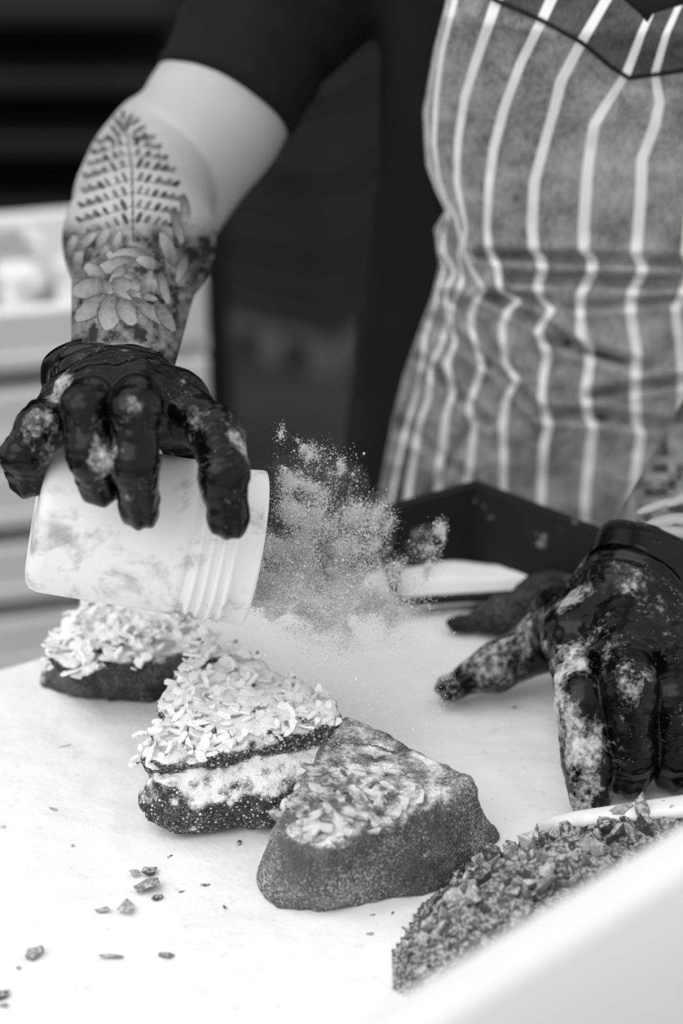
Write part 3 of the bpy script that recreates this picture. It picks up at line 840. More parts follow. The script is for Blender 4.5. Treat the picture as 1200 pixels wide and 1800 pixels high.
# dark facing along the neckline
low = pl((760, -90), (800, -45), (870, 0), (950, 35), (1020, 75), (1075, 120), (1105, 138), (1150, 132), (1200, 125), (1320, 60), (1500, -60))
ybot = np.array([np.interp(np.interp(np.interp(Xn[60, j], low[:, 0], low[:, 1]), rows, Xg[:, j]), low[:, 0], low[:, 1]) for j in range(nc)])
for it in range(3):
    ybot = np.array([np.interp(np.interp(yt, rows, Xg[:, j]), low[:, 0], low[:, 1]) for j, yt in enumerate(ybot)])
nb_ = 16
Yb = ytop[None] + np.linspace(0, 1, nb_)[:, None] * (ybot - ytop)[None]
Xb = np.array([[np.interp(Yb[i, j], rows, Xg[:, j]) for j in range(nc)] for i in range(nb_)])
Vb = on_torso(Xb, Yb, cloth_disp(Xb, Yb) - .0014)
js = np.arange(30, nc)
keep = (np.arange(nb_)[:, None] * nc + js[None]).ravel(); Vb = Vb[keep]; ncb = len(js)
fb = grid_faces(nb_, ncb)[:, ::-1]
V2 = np.concatenate([Vb, Vb + [0, .0012, 0]])
F2 = np.concatenate([fb, fb[:, ::-1] + len(Vb)])
rim2 = [[(nb_ - 1) * ncb + c + 1, (nb_ - 1) * ncb + c, (nb_ - 1) * ncb + c + len(Vb), (nb_ - 1) * ncb + c + 1 + len(Vb)] for c in range(ncb - 1)]
rim2 += [[c, c + 1, c + 1 + len(Vb), c + len(Vb)] for c in range(ncb - 1)]
band = mk('neckline_facing', V2, np.concatenate([F2, np.array(rim2)]), MAT_BAND, apron)
set_uv(band, np.tile(np.tile(ku[js], nb_), 2))
band.data.attributes.new('halfwidth', 'FLOAT', 'POINT').data.foreach_set('value', np.tile(np.tile(hw[js], nb_), 2).astype(np.float32))
pth = on_torso(Xb[-1][js], Yb[-1][js], cloth_disp(Xb[-1][js], Yb[-1][js]) - .0020)
V, F = tube(pth, .0011, 6); mk('seam', V, F, MAT_STITCH, apron)
# ------------------------------------------------------------------ gloves
def chain(p, pts, rs, k=.004):
    f = None
    for a, b, r1, r2 in zip(pts[:-1], pts[1:], rs[:-1], rs[1:]):
        g = cone(p, a, b, r1, r2); f = g if f is None else smin(f, g, k)
    return f
# raised hand, right hand of the wearer
RW = P(210, 706, 1.106); RW0 = P(210, 694, 1.116)
R_MC = dict(pinky=P(122, 712, 1.108), ring=P(166, 700, 1.094), middle=P(240, 698, 1.090), index=P(306, 708, 1.098))
R_F = dict(
    pinky=[R_MC['pinky'], P(72, 752, 1.086), P(42, 802, 1.088), P(47, 845, 1.097)],
    ring=[R_MC['ring'], P(149, 714, 1.052), P(159, 800, 1.050), P(175, 856, 1.062)],
    middle=[R_MC['middle'], P(236, 720, 1.047), P(239, 815, 1.046), P(247, 893, 1.060)],
    index=[R_MC['index'], P(384, 768, 1.074), P(394, 838, 1.056), P(402, 912, 1.062)],
    thumb=[P(255, 690, 1.15), P(318, 752, 1.185), P(338, 822, 1.182), P(330, 882, 1.172)])
R_R = dict(pinky=[.0125, .0106, .0098, .0080], ring=[.0120, .0101, .0100, .0090], middle=[.0120, .0101, .0100, .0094], index=[.0130, .0118, .0110, .0096], thumb=[.014, .013, .012, .010])
def wrist_wrinkles(p, a, b, amp, span):
    ax_ = unit(b - a); s = (p - a) @ ax_
    w = np.exp(-((s - span[0]) / span[1]) ** 2)
    return amp * w * np.sin(s * 900 + 2.6 * vnoise(p, 50, 7) + 2.0 * vnoise(p, 20, 3))
def hand_fn(mc, fing, rad, w0, w1, rw, extra, seed):
    def fn(p):
        f = cone(p, w0, w1, rw, rw * .98)
        for n_ in ('pinky', 'ring', 'middle', 'index'):
            f = smin(f, cone(p, w1, mc[n_], rw * .74, .0130), .010)
        ks = ['pinky', 'ring', 'middle', 'index']
        for a, b in zip(ks[:-1], ks[1:]): f = smin(f, cone(p, mc[a], mc[b], .012, .012), .006)
        f = smin(f, cone(p, w1, fing['thumb'][0], .018, .015), .012)
        if extra is not None: f = extra(p, f)
        for n_, ch in fing.items():
            f = smin(f, chain(p, ch, rad[n_]), .0016)
        f = f + wrist_wrinkles(p, w0, w1, .0007, (.012, .014))
        f = f + .0007 * fbm(p * [1, 1.4, 1.4], 75, seed, 2) + .00045 * vnoise(p, 260, seed + 3)
        # puckers at the joints and finger ends
        for n_, ch in fing.items():
            for j in (1, 2):
                d_ = np.linalg.norm(p - ch[j], axis=1); axf = unit(ch[j + 1] - ch[j - 1])
                f = f + .00032 * np.exp(-(d_ / .013) ** 2) * np.sin(((p - ch[j]) @ axf) * 1500 + 2.5 * vnoise(p, 90, j))
            tipd = np.linalg.norm(p - ch[3], axis=1); sd_ = unit(np.cross(unit(ch[3] - ch[2]), FWD))
            f = f + .0008 * np.exp(-(tipd / .014) ** 2) * np.sin(((p - ch[3]) @ sd_) * 900 + 2.0 * vnoise(p, 80, 11))
        return f
    return fn
def ext_r(p, f):
    # heel of the hand and the web filling in above the jar
    f = smin(f, cone(p, R_MC['middle'], P(318, 742, 1.118), .015, .014), .008)
    f = smin(f, cone(p, R_MC['index'], P(335, 735, 1.135), .014, .013), .010)
    f = smin(f, cone(p, R_MC['ring'], P(140, 715, 1.128), .014, .012), .010)
    return f
allp = np.concatenate([np.array(v) for v in R_F.values()] + [RW0[None]])
V, F = sdf_mesh(hand_fn(R_MC, R_F, R_R, RW0, RW, .0215, ext_r, 21), allp.min(0) - .035, allp.max(0) + .035, .0011, margin=2.2)
gr = mk('glove', V, F, MAT_GLOVE, person); tag(gr, 'black rubber glove gripping the jar')
def powder_gloss(ob, V, centers, basev, seed):
    m = np.full(len(V), basev)
    for cen in centers:
        if len(cen) == 4:
            a_, b_, r_, a = cen; m = np.maximum(m, basev + a * np.exp(-(np.clip(cone(V, a_, b_, 0, 0), 0, 9) / (r_ * 1.2)) ** 2)); continue
        c, r_, a = cen
        m = np.maximum(m, basev + a * np.exp(-(np.linalg.norm(V - c, axis=1) / (r_ * 1.35)) ** 2))
    m = basev + (m - basev) * .70
    m += .16 * fbm(V * [1.6, 1, .5], 110, seed, 3)
    ob.data.attributes.new('powder_gloss', 'FLOAT', 'POINT').data.foreach_set('value', m.astype(np.float32))
powder_gloss(gr, V, [(P(168, 730, 1.042), P(184, 845, 1.042), .0045, .48), (P(222, 688, 1.038), P(236, 700, 1.036), .0050, .60),  # ring finger streak: sugar smear plus gloss painted in as pale colour
    (P(362, 730, 1.08), P(415, 795, 1.060), .0075, .60), (P(78, 730, 1.075), P(62, 800, 1.078), .0090, .62), (P(108, 700, 1.09), P(140, 676, 1.09), .0080, .55), (P(345, 705, 1.09), P(300, 690, 1.085), .004, .35)], .18, 2)
# loose rolled cuff
def cuff(rings, n=72, seed=0, amp=.0016):
    Vv = []
    for k, (c, aL, aR, bT, bB, nrm, tw) in enumerate(rings):
        nrm = unit(nrm); a = unit(RIGHT - (RIGHT @ nrm) * nrm); b = np.cross(a, nrm); b = b if b[2] > 0 else -b
        th = np.arange(n) / n * 2 * np.pi + tw
        cx_, sx_ = np.cos(th), np.sin(th)
        ra = np.where(cx_ > 0, aR, aL); rb = np.where(sx_ > 0, bT, bB)
        e_ = .72
        pp = c + (np.sign(cx_) * np.abs(cx_) ** e_ * ra)[:, None] * a + (np.sign(sx_) * np.abs(sx_) ** e_ * rb)[:, None] * b
        w_ = amp * np.sin(th * 3 + k * .9 + seed) * .6 + amp * vnoise(pp, 70, seed + 4)
        pp = pp + (pp - c) / np.linalg.norm(pp - c, axis=1)[:, None] * w_[:, None]
        Vv.append(pp)
    return np.concatenate(Vv), grid_faces(len(rings), n, True)
axR = unit(RW - (EL * .3 + WR * .7))
c0 = P(190, 657, 1.140); c1 = P(194, 662, 1.131); c2 = P(200, 676, 1.120); c3 = P(210, 694, 1.108)
rings = [(c0, .0285, .0270, .0175, .018, axR, 0), (c0 - axR * .0015, .0308, .0288, .0186, .019, axR, 0), (c0 + axR * .0005, .0312, .0290, .0188, .019, axR, 0), (c0 + axR * .003, .0300, .0282, .0180, .018, axR, 0),
         (c1, .0290, .0272, .0180, .018, axR, 0), (c1 * .5 + c2 * .5, .0268, .0265, .0186, .018, axR, 0), (c2, .0262, .0268, .0190, .018, axR, 0), (c3, .0245, .0255, .0185, .018, axR, 0)]
fine_r = []
for k in range(len(rings) - 1):
    nsub = 1 if k < 3 else 5
    for j in range(nsub):
        f_ = j / nsub; a_, b_ = rings[k], rings[k + 1]
        fine_r.append(tuple(a_[q] * (1 - f_) + b_[q] * f_ for q in range(5)) + (axR, 0))
fine_r.append(rings[-1])
V, F = cuff(fine_r, seed=3)
ctr_ = np.repeat(np.array([r_[0] for r_ in fine_r]), 72, 0)
sv = (V - c0) @ axR
rp = .0011 * np.sin(sv * 620 + 3.0 * vnoise(V, 34, 5) + 1.5 * vnoise(V, 90, 6)) * sst(sv, .003, .010)
V = V + (V - ctr_) / np.linalg.norm(V - ctr_, axis=1)[:, None] * rp[:, None]
cf = mk('cuff', V, F, MAT_GLOVE, gr); powder_gloss(cf, V, [], .08, 4)
cf.modifiers.new('thickness', 'SOLIDIFY').thickness = .0008
cf.modifiers.new('round', 'SUBSURF').render_levels = 1

# resting hand, left hand of the wearer
LW0 = WR2 - unit(EL2 - WR2) * .014; LW = WR2 - unit(EL2 - WR2) * .020
L_MC = dict(index=PZ(1010, 1120, .056), middle=PZ(1096, 1135, .064), ring=PZ(1180, 1150, .060), pinky=PZ(1258, 1175, .050))
L_F = dict(index=[L_MC['index'], PZ(1024, 1232, .050), PZ(1032, 1335, .028), PZ(1038, 1400, .0125)],
           middle=[L_MC['middle'], PZ(1108, 1210, .062), PZ(1110, 1315, .032), PZ(1106, 1362, .0130)],
           ring=[L_MC['ring'], PZ(1194, 1225, .056), PZ(1194, 1315, .030), PZ(1186, 1355, .0125)],
           pinky=[L_MC['pinky'], PZ(1280, 1250, .044), PZ(1282, 1310, .024), PZ(1276, 1340, .0115)],
           thumb=[PZ(1050, 1075, .042), PZ(955, 1128, .030), PZ(872, 1172, .020), PZ(790, 1208, .0110)])
L_R = dict(index=[.0140, .0128, .0122, .0105], middle=[.0140, .0130, .0122, .0108], ring=[.0138, .0125, .0118, .0105], pinky=[.0125, .0112, .0105, .0095], thumb=[.0170, .0145, .0118, .0075])
def ext_l(p, f):
    f = smin(f, cone(p, L_MC['index'], PZ(985, 1085, .036), .014, .016), .012)
    f = smin(f, cone(p, PZ(1060, 1060, .055), L_MC['middle'], .017, .014), .012)
    # fold of slack rubber above the middle knuckle
    f = smin(f, cone(p, PZ(1010, 1152, .066), PZ(1085, 1126, .0745), .0012, .0022), .008)
    f = smin(f, cone(p, PZ(1085, 1126, .0745), PZ(1150, 1140, .073), .0022, .0022), .008)
    return f
allp = np.concatenate([np.array(v) for v in L_F.values()] + [LW0[None]])
lf = hand_fn(L_MC, L_F, L_R, LW0, LW, .0285, ext_l, 41)
V, F = sdf_mesh(lambda p: np.maximum(lf(p), T + .0005 - p[:, 2]), allp.min(0) - .04, allp.max(0) + .04, .0011, margin=2.2)
gl = mk('glove', V, F, MAT_GLOVE, person); tag(gl, 'black rubber glove pressed flat on the sugared worktop')
powder_gloss(gl, V, [(PZ(985, 1170, .06), PZ(990, 1330, .034), .013, .85), (PZ(990, 1330, .034), PZ(1012, 1400, .016), .011, .65), (PZ(990, 1100, .06), .016, .50), (PZ(860, 1150, .03), .020, .50), (PZ(800, 1190, .015), .012, .40), (PZ(1100, 1190, .075), .007, .45), (PZ(930, 1110, .04), .016, .50), (PZ(985, 1095, .06), PZ(1030, 1050, .075), .007, .55)], .26, 6)
axL = unit(LW - EL2)
cc = WR2 - unit(EL2 - WR2) * .009
V, F = cuff([(cc, .0265, .0265, .0265, .0265, axL, 0), (cc - axL * .001, .0292, .0292, .0292, .0292, axL, 0), (cc + axL * .002, .0296, .0296, .0296, .0296, axL, 0), (cc + axL * .008, .0288, .0288, .0288, .0288, axL, 0), (cc + axL * .016, .0275, .0275, .0275, .0275, axL, 0)], seed=6, amp=.0010)
cf2 = mk('cuff', V, F, MAT_GLOVE, gl); powder_gloss(cf2, V, [], .10, 5)

# ------------------------------------------------------------------ black tray behind the resting hand, with sugar in it
FC = PZ(835, 860, .05); FR = PZ(1180, 994, .05); FL = PZ(664, 898, .05)
Pc = np.array([FC, FR, PZ(1030, 1040, .008), PZ(700, 1062, .008), FL]); Pc[:, 2] = T
def inset(poly, d):
    c = poly.mean(0); out = []
    n_ = len(poly)
    for i in range(n_):
        a, b, c_ = poly[i - 1], poly[i], poly[(i + 1) % n_]
        e1 = unit((b - a)[:2]); e2 = unit((c_ - b)[:2])
        n1_ = np.array([-e1[1], e1[0]]); n2_ = np.array([-e2[1], e2[0]])
        if (c[:2] - b[:2]) @ n1_ < 0: n1_ = -n1_
        if (c[:2] - b[:2]) @ n2_ < 0: n2_ = -n2_
        m_ = unit(n1_ + n2_); out.append([*(b[:2] + m_ * d / max(.3, m_ @ n1_)), b[2]])
    return np.array(out)
tray = empty('baking_tray', (Pc[:, 0].mean(), Pc[:, 1].mean(), T)); tag(tray, 'deep black tray holding sugar behind the resting hand', 'tray')
hgt = np.array([.05, .05, .008, .008, .046])
def zed(poly, z): q = poly.copy(); q[:, 2] = T + z; return q
lay = [zed(inset(Pc, .010), .001), zed(Pc, hgt), zed(inset(Pc, -.004), hgt + .001), zed(inset(Pc, -.004), hgt + .0035), zed(inset(Pc, .002), hgt + .003), zed(inset(Pc, .013), .004)]
V = np.concatenate(lay); F = [list(map(int, q)) for q in grid_faces(6, 5, True)]
mk('tray_wall', V, F, MAT_TRAY, tray, smooth=False)
b0 = zed(inset(Pc, .0105), .0012); b1 = zed(inset(Pc, .0105), .0045)
mk('tray_bottom', np.concatenate([b0, b1]), [[4, 3, 2, 1, 0], [5, 6, 7, 8, 9]] + [[i, (i + 1) % 5, 5 + (i + 1) % 5, 5 + i] for i in range(5)], MAT_TRAY, tray, smooth=False)
# sugar bank inside the tray
ip = inset(np.array([PZ(690, 935, .006), PZ(1170, 1010, .006), PZ(1050, 1046, .008), PZ(690, 1070, .008)]), .004)
g = np.linspace(0, 1, 60)
uu, vv = np.meshgrid(g, g)
pos = (1 - uu)[..., None] * (1 - vv)[..., None] * ip[0] + uu[..., None] * (1 - vv)[..., None] * ip[1] + uu[..., None] * vv[..., None] * ip[2] + (1 - uu)[..., None] * vv[..., None] * ip[3]
pos = pos.reshape(-1, 3)
ff = vv.ravel()
bankh = .0052 + .011 * sst(ff, .15, .60) * (1 - .9 * sst(ff, .80, 1.0)) + .0012 * fbm(pos, 60, 4, 3)
pos[:, 2] = T + bankh
lowp = pos.copy(); lowp[:, 2] = T + .0047
fr = grid_faces(60, 60)
ring = [i for i in range(60)] + [r * 60 + 59 for r in range(1, 60)] + [59 * 60 + c for c in range(58, -1, -1)] + [r * 60 for r in range(58, 0, -1)]
side = [[ring[i], ring[(i + 1) % len(ring)], ring[(i + 1) % len(ring)] + 3600, ring[i] + 3600] for i in range(len(ring))]
so = mk('sugar_bank', np.concatenate([pos, lowp]), np.concatenate([fr[:, ::-1], fr + 3600, np.array(side)]), MAT_MOUND)
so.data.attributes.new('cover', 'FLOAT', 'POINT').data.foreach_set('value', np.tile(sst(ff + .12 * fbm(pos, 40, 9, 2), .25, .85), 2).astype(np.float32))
tag(so, 'bank of white sugar lying in the black tray', 'sugar', kind='stuff')

# dark crumbed strip between tray and thumb
def strip_fn(p):
    a = PZ(800, 1098, .006); b = PZ(880, 1080, .012); c = PZ(955, 1052, .017); d = PZ(1010, 1040, .015)
    f = smin(smin(cone(p, a, b, .004, .008), cone(p, b, c, .008, .0115), .01), cone(p, c, d, .0115, .011), .01)
    f = np.maximum(f, T + .0003 - p[:, 2])
    return f + .0016 * fbm(p, 140, 5, 3)
V, F = sdf_mesh(strip_fn, PZ(780, 1120, 0) - .03, PZ(1030, 1010, .03) + .03, .0013)
o = mk('pastry_offcut', V, F, crust('dark_crumb', 0.012, 1.40, 0.60, dens=.12)); tag(o, 'dark crumb-coated pastry offcut lying behind the gloved thumb', 'pastry')

# ------------------------------------------------------------------ chopped nuts
def chunk_mesh(seed):
    rg = np.random.RandomState(seed); bm = bmesh.new()
    for k in range(11):
        v = rg.normal(0, 1, 3); v /= np.linalg.norm(v); v *= np.array([1, .8, .62]) * rg.uniform(.8, 1.1)
        bm.verts.new(v * .5)
    r = bmesh.ops.convex_hull(bm, input=bm.verts)
    bmesh.ops.delete(bm, geom=[v for v in bm.verts if not v.link_faces], context='VERTS')
    bmesh.ops.recalc_face_normals(bm, faces=bm.faces)
    me = bpy.data.meshes.new('nut_chunk'); bm.to_mesh(me); bm.free()
    return me
CH = []
for k in range(15):
    m = chunk_mesh(k + 3); m.materials.append(MAT_NUT[k % 3]); CH.append(m)
HA = np.array([.036, .806]); HB = np.array([.192, .916])
hd = unit(HB - HA); hp = np.array([-hd[1], hd[0]]); HLn = np.linalg.norm(HB - HA)
def heap_h(x, y):
    q = np.stack([x - HA[0], y - HA[1]], -1); s = q @ hd; w = q @ hp
    prof = np.interp(s, [-.012, 0, .02, .06, .12, .17, .20, .23], [0, .010, .024, .036, .034, .026, .016, 0])
    wid = np.interp(s, [-.012, .0, .03, .08, .14, .23], [.006, .018, .034, .044, .040, .026])
    wid = np.where(w > 0, wid * np.interp(s, [.07, .12], [1.2, .80]), wid)
    return prof * np.clip(1 - np.abs(w / wid) ** 2.2, 0, 1)
# bed of fine crumbs under the pieces
gx, gy = np.meshgrid(np.linspace(.0, .26, 130), np.linspace(.74, .98, 120))
hh = heap_h(gx, gy)
q = np.stack([gx.ravel(), gy.ravel(), 0 * gx.ravel()], 1)
bz = np.where(hh.ravel() > .0005, hh.ravel() * .82 + .0026 * vnoise(q, 170, 3) + .0006 * vnoise(q, 300, 8), -.002)
sel = hh.ravel() > .0002
fr = grid_faces(120, 130); fr = fr[sel[fr].any(1)]
Vb_ = np.stack([gx.ravel(), gy.ravel(), T + np.maximum(bz, .0003)], 1)
used = np.unique(fr); rm = -np.ones(len(Vb_), int); rm[used] = np.arange(len(used))
o = mk('nut_crumbs', Vb_[used], rm[fr], MAT_NUT[0]); tag(o, 'bed of fine dark nut crumbs under the larger chopped pieces', 'nut crumbs', kind='stuff')
rg = np.random.RandomState(12); placed = []; n_ = 0
while n_ < 280:
    s = rg.uniform(-.006, .215); w = rg.uniform(-.046, .054)
    x, y = HA + hd * s + hp * w
    z = float(heap_h(np.array(x), np.array(y)))
    if z < .004 or (s > .13 and w > .012): continue
    size = rg.choice([.0065, .0085, .011, .0145], p=[.30, .34, .24, .12]) * (.85 + .40 * np.clip(s / .15, 0, 1))
    if any((x - a) ** 2 + (y - b) ** 2 < (.29 * (size + c)) ** 2 for a, b, c in placed):
        n_ += 0.02; continue
    placed.append((x, y, size))
    ob = bpy.data.objects.new('nut_chunk', CH[rg.randint(len(CH))]); COL.objects.link(ob)
    ob.location = (x, y, T + z * .82 + size * .18); ob.rotation_euler = rg.uniform(0, 6.28, 3)
    ob.scale = [size * rg.uniform(.85, 1.2) for _ in range(3)]
    tag(ob, 'chopped nut piece in the heap between the pastry and the white tub', 'nut', 'chopped nuts in the heap')
    n_ += 1

# scattered bits on the worktop
def bit(px, py, size, m, label, sc=(1, 1, .7), rz=0, name='nut_chunk', group=None):
    me = CH[m].copy() if False else CH[m]
    p = PZ(px, py, 0)
    ob = bpy.data.objects.new(name, me); COL.objects.link(ob)
    ob.scale = [size * s for s in sc]; ob.rotation_euler = (0, 0, rz)
    zmin = min(v.co.z for v in me.vertices) * ob.scale[2]
    ob.location = (p[0], p[1], T - zmin - .0006)
    tag(ob, label, 'nut', group)
bit(262, 1562, .0155, 1, 'largest square brown nut piece of the loose cluster on the sugar', (1.0, 1.0, .62), .8)
bit(262, 1533, .0090, 0, 'dark knobbly nut bit at the top of the loose cluster', (.9, 1.1, .9), .2)
bit(233, 1537, .0080, 2, 'small pale nut bit beside the dark knobbly one', (1.1, .8, .6), .5)
bit(216, 1594, .0120, 2, 'sugar-frosted flat nut piece at the lower end of the loose cluster', (1.2, 1.0, .4), -.5)
bit(182, 1601, .0070, 5, 'small pale nut bit past the frosted flat piece', (1.1, .8, .7), .1)
bit(276, 1577, .0065, 3, 'tiny dark nut bit touching the largest square piece', (1, .8, .7), .6)
bit(60, 1677, .0100, 4, 'lone grey nut piece with a pointed corner on bare sugar', (1.0, 1.1, .7), .6)
bit(293, 1683, .0085, 1, 'round two-toned nut bit lying alone on the sugar', (1.1, .9, .7), 0)
bit(195, 1681, .0120, 4, 'thin stick-shaped nut sliver lying flat on the sugar', (1.0, .30, .3), -.12, 'nut_sliver')
bit(0, 1750, .0095, 0, 'dark nut piece near the corner of the worktop, by a small speck', (1, 1, .8), .3)
bit(8, 1767, .0045, 1, 'small brown speck beside the dark nut piece', (1.2, .8, .6), .3, 'nut_speck')
bit(109, 1312, .0075, 4, 'thin nut sliver in front of the pastry below the jar', (1.4, .18, .2), .45, 'nut_sliver')
tiny = [(94, 1422), (8, 1453), (20, 1500), (8, 1390), (128, 1486), (20, 1549), (318, 1566), (360, 1555), (395, 1593), (655, 1608), (690, 1605), (710, 1632), (905, 1243), (650, 1640), (420, 1480), (300, 1505), (35, 1701)]
rg = np.random.RandomState(4)
for (x, y) in tiny:
    bit(x, y, rg.uniform(.0028, .0042), rg.randint(6), 'tiny brown speck of nut scattered on the sugar', (1.2, .8, .6), rg.uniform(0, 6), 'nut_speck', 'tiny nut specks on the worktop')

# ------------------------------------------------------------------ curled paper behind the nuts
far = [(940, 1456, .003), (965, 1440, .008), (1000, 1430, .012), (1100, 1414, .017), (1200, 1399, .020), (1290, 1388, .022)]
nea = [(948, 1462, .003), (985, 1456, .014), (1030, 1449, .022), (1100, 1440, .028), (1200, 1432, .031), (1290, 1424, .033)]
A = np.array([PZ(*p) for p in far]); Bq = np.array([PZ(*p) for p in nea])
tt = np.linspace(0, 5, 26)
A = np.stack([np.interp(tt, range(6), A[:, i]) for i in range(3)], 1); Bq = np.stack([np.interp(tt, range(6), Bq[:, i]) for i in range(3)], 1)
G = [A + np.array([0, .006, -.004]) , A]
for f_ in (.25, .5, .75, 1): G.append(A * (1 - f_) + Bq * f_ + np.array([0, 0, .004 * math.sin(f_ * 3.14)]))
G.append(Bq + np.array([0, .002, -.003]))
nrow = len(G); G = np.concatenate(G)
Gb = G - np.array([0, 0, .0007])
fr = grid_faces(nrow, 26)
ob = mk('paper_sheet', np.concatenate([G, Gb]), np.concatenate([fr[:, ::-1], fr + len(G)]), MAT_PAPER)
tag(ob, 'curled edge of white baking paper between the gloved fingertips and the nuts', 'paper')

# ------------------------------------------------------------------ white tub in the foreground
ZT = .185
Q1 = PZ(1200, 1440, ZT); Q2 = PZ(700, 1740, ZT)
td = unit((Q1 - Q2) * [1, 1, 0]); tn = np.array([td[1], -td[0], 0])
c_ = Q2 - td * .14
tub = empty('plastic_tub', c_ + td * .22 + tn * .10 - [0, 0, ZT]); tag(tub, 'open white plastic tub with a broad rounded rim, in front of the nuts', 'tub')
def rect(l0, l1, w0, w1, r_, z, n=6):
    out = []
    for (cx_, cy_, a0) in ((l1 - r_, w1 - r_, 0), (l0 + r_, w1 - r_, 90), (l0 + r_, w0 + r_, 180), (l1 - r_, w0 + r_, 270)):
        for k in range(n + 1):
            a = math.radians(a0 + 90 * k / n)
            out.append(c_ * [1, 1, 0] + td * (cx_ + r_ * math.cos(a)) + tn * (cy_ + r_ * math.sin(a)) + np.array([0, 0, T + z]))
    return np.array(out)
Lx, Wx = .46, .125
lay = [(.014, .000, .02), (.004, .10, .026), (.004, ZT - .014, .026), (.0, ZT - .013, .030), (0, ZT - .004, .030), (.0015, ZT - .001, .029), (.004, ZT, .026), (.016, ZT, .018), (.019, ZT - .001, .016), (.021, ZT - .004, .015), (.024, .09, .013), (.032, .004, .010)]
Rg = [rect(i, Lx - i, i, Wx - i, r_, z) for i, z, r_ in lay]
V = np.concatenate(Rg); m_ = len(Rg[0]); F = [list(map(int, q))[::-1] for q in grid_faces(len(Rg), m_, True)]
F += [list(range(m_))[::-1] if False else list(range(m_)), list(range(len(V) - m_, len(V)))[::-1]]
o = mk('tub_wall', V, F, MAT_TUB, tub)
o2 = rect(.0315, Lx - .0315, .0315, Wx - .0315, .012, .030); o3 = rect(.033, Lx - .033, .033, Wx - .033, .010, .006)
V = np.concatenate([o3, o2]); F = [list(map(int, q))[::-1] for q in grid_faces(2, m_, True)] + [list(range(m_)), list(range(m_, 2 * m_))[::-1]]
so = mk('tub_sugar', V, F, MAT_GRAIN); tag(so, 'white sugar filling the bottom of the foreground tub', 'sugar', kind='stuff')

# ------------------------------------------------------------------ sugar thrown from the jar
BL = [  # px, py, radius px, depth, weight of grains
    (545, 752, 7, 1.150, .5), (550, 770, 10, 1.150, .8), (556, 792, 16, 1.150, 1.2), (552, 820, 34, 1.150, 3.2), (522, 850, 34, 1.148, 3.0), (560, 862, 42, 1.152, 4.0), (608, 838, 30, 1.160, 1.6), (516, 905, 38, 1.145, 4.2), (566, 912, 46, 1.150, 4.6), (618, 905, 34, 1.160, 2.4), (662, 898, 26, 1.168, 2.0), (676, 915, 16, 1.168, 1.4),
    (500, 965, 34, 1.140, 4.2), (548, 975, 46, 1.147, 4.0), (604, 965, 44, 1.155, 4.6), (650, 950, 36, 1.165, 2.6), (500, 1020, 40, 1.138, 5.0), (556, 1035, 56, 1.147, 7.0), (620, 1030, 60, 1.158, 7.5), (690, 1000, 32, 1.175, 1.6), (738, 960, 30, 1.185, 1.0), (752, 948, 20, 1.185, .8), (735, 1000, 30, 1.185, .9), (690, 1050, 50, 1.17, 2.4),
    (478, 1010, 28, 1.134, 6.0), (478, 955, 22, 1.134, 4.0), (490, 1065, 36, 1.128, 7.0), (520, 1040, 44, 1.132, 7.0), (560, 1110, 60, 1.138, 7.0), (650, 1075, 60, 1.160, 5.0), (700, 1090, 50, 1.160, 2.5), (585, 1000, 60, 1.152, 6.0), (540, 940, 50, 1.148, 5.0),
    (540, 1085, 56, 1.142, 7.0), (610, 1090, 70, 1.152, 7.5), (470, 1045, 24, 1.134, 3.0), (460, 990, 16, 1.132, 1.6), (500, 790, 16, 1.146, .25), (495, 755, 14, 1.146, .15), (505, 820, 18, 1.146, .5)]
rg = np.random.RandomState(7)
N = 420000
wt = np.array([b[4] for b in BL]); wt = wt / wt.sum()
bi = rg.choice(len(BL), N, p=wt); ba = np.array([b[:4] for b in BL])[bi]
dirs = rg.normal(0, 1, (N, 3)); dirs /= np.linalg.norm(dirs, axis=1)[:, None]
rad = np.abs(rg.normal(0, .62, N))
ctr = CAM + FWD * ba[:, 3:4] + RIGHT * ((ba[:, 0:1] - 600) / FPX * ba[:, 3:4]) + UP * ((900 - ba[:, 1:2]) / FPX * ba[:, 3:4])
rr = ba[:, 2] / FPX * ba[:, 3]
pts = ctr + dirs * (rad * rr)[:, None]
pts += .006 * np.stack([fbm(pts, 42, s, 3) for s in (1, 2, 3)], 1)
dens = fbm(pts, 95, 12, 3)
keep = (dens > rg.uniform(-.55, .45, N)) & (pts[:, 2] > T + .004)
hole = np.linalg.norm((pts - P(562, 982, 1.147)) * [1, .6, 1.3], axis=1) < .009
keep &= ~(hole & (rg.rand(N) < .6))
pts = pts[keep]; pts = pts[np.linalg.norm(pts - (J0 + J1) / 2, axis=1) > 0]
qj = pts - J0; sj = qj @ ja; rj = np.linalg.norm(qj - sj[:, None] * ja, axis=1)
pts = pts[(sj > JL + .008) | (rj > R + .004)]
# a few stray grains falling over the pastries
M_ = 1500
st = np.array([P(x, y, d) for x, y, d in zip(rg.uniform(430, 800, M_), rg.uniform(1080, 1330, M_), rg.uniform(1.08, 1.14, M_))])
st = st[st[:, 2] > T + .05]
sz = np.concatenate([rg.lognormal(math.log(.00011), .5, len(pts)), rg.lognormal(math.log(.00015), .35, len(st))])
al = np.concatenate([pts, st])
tet = np.array([[1, 1, 1], [1, -1, -1], [-1, 1, -1], [-1, -1, 1]], float)
rot = rg.normal(0, 1, (len(al), 4)); rot /= np.linalg.norm(rot, axis=1)[:, None]
w, x, y, z = rot.T
Rm = np.stack([1 - 2 * (y * y + z * z), 2 * (x * y - z * w), 2 * (x * z + y * w), 2 * (x * y + z * w), 1 - 2 * (x * x + z * z), 2 * (y * z - x * w), 2 * (x * z - y * w), 2 * (y * z + x * w), 1 - 2 * (x * x + y * y)], 1).reshape(-1, 3, 3)
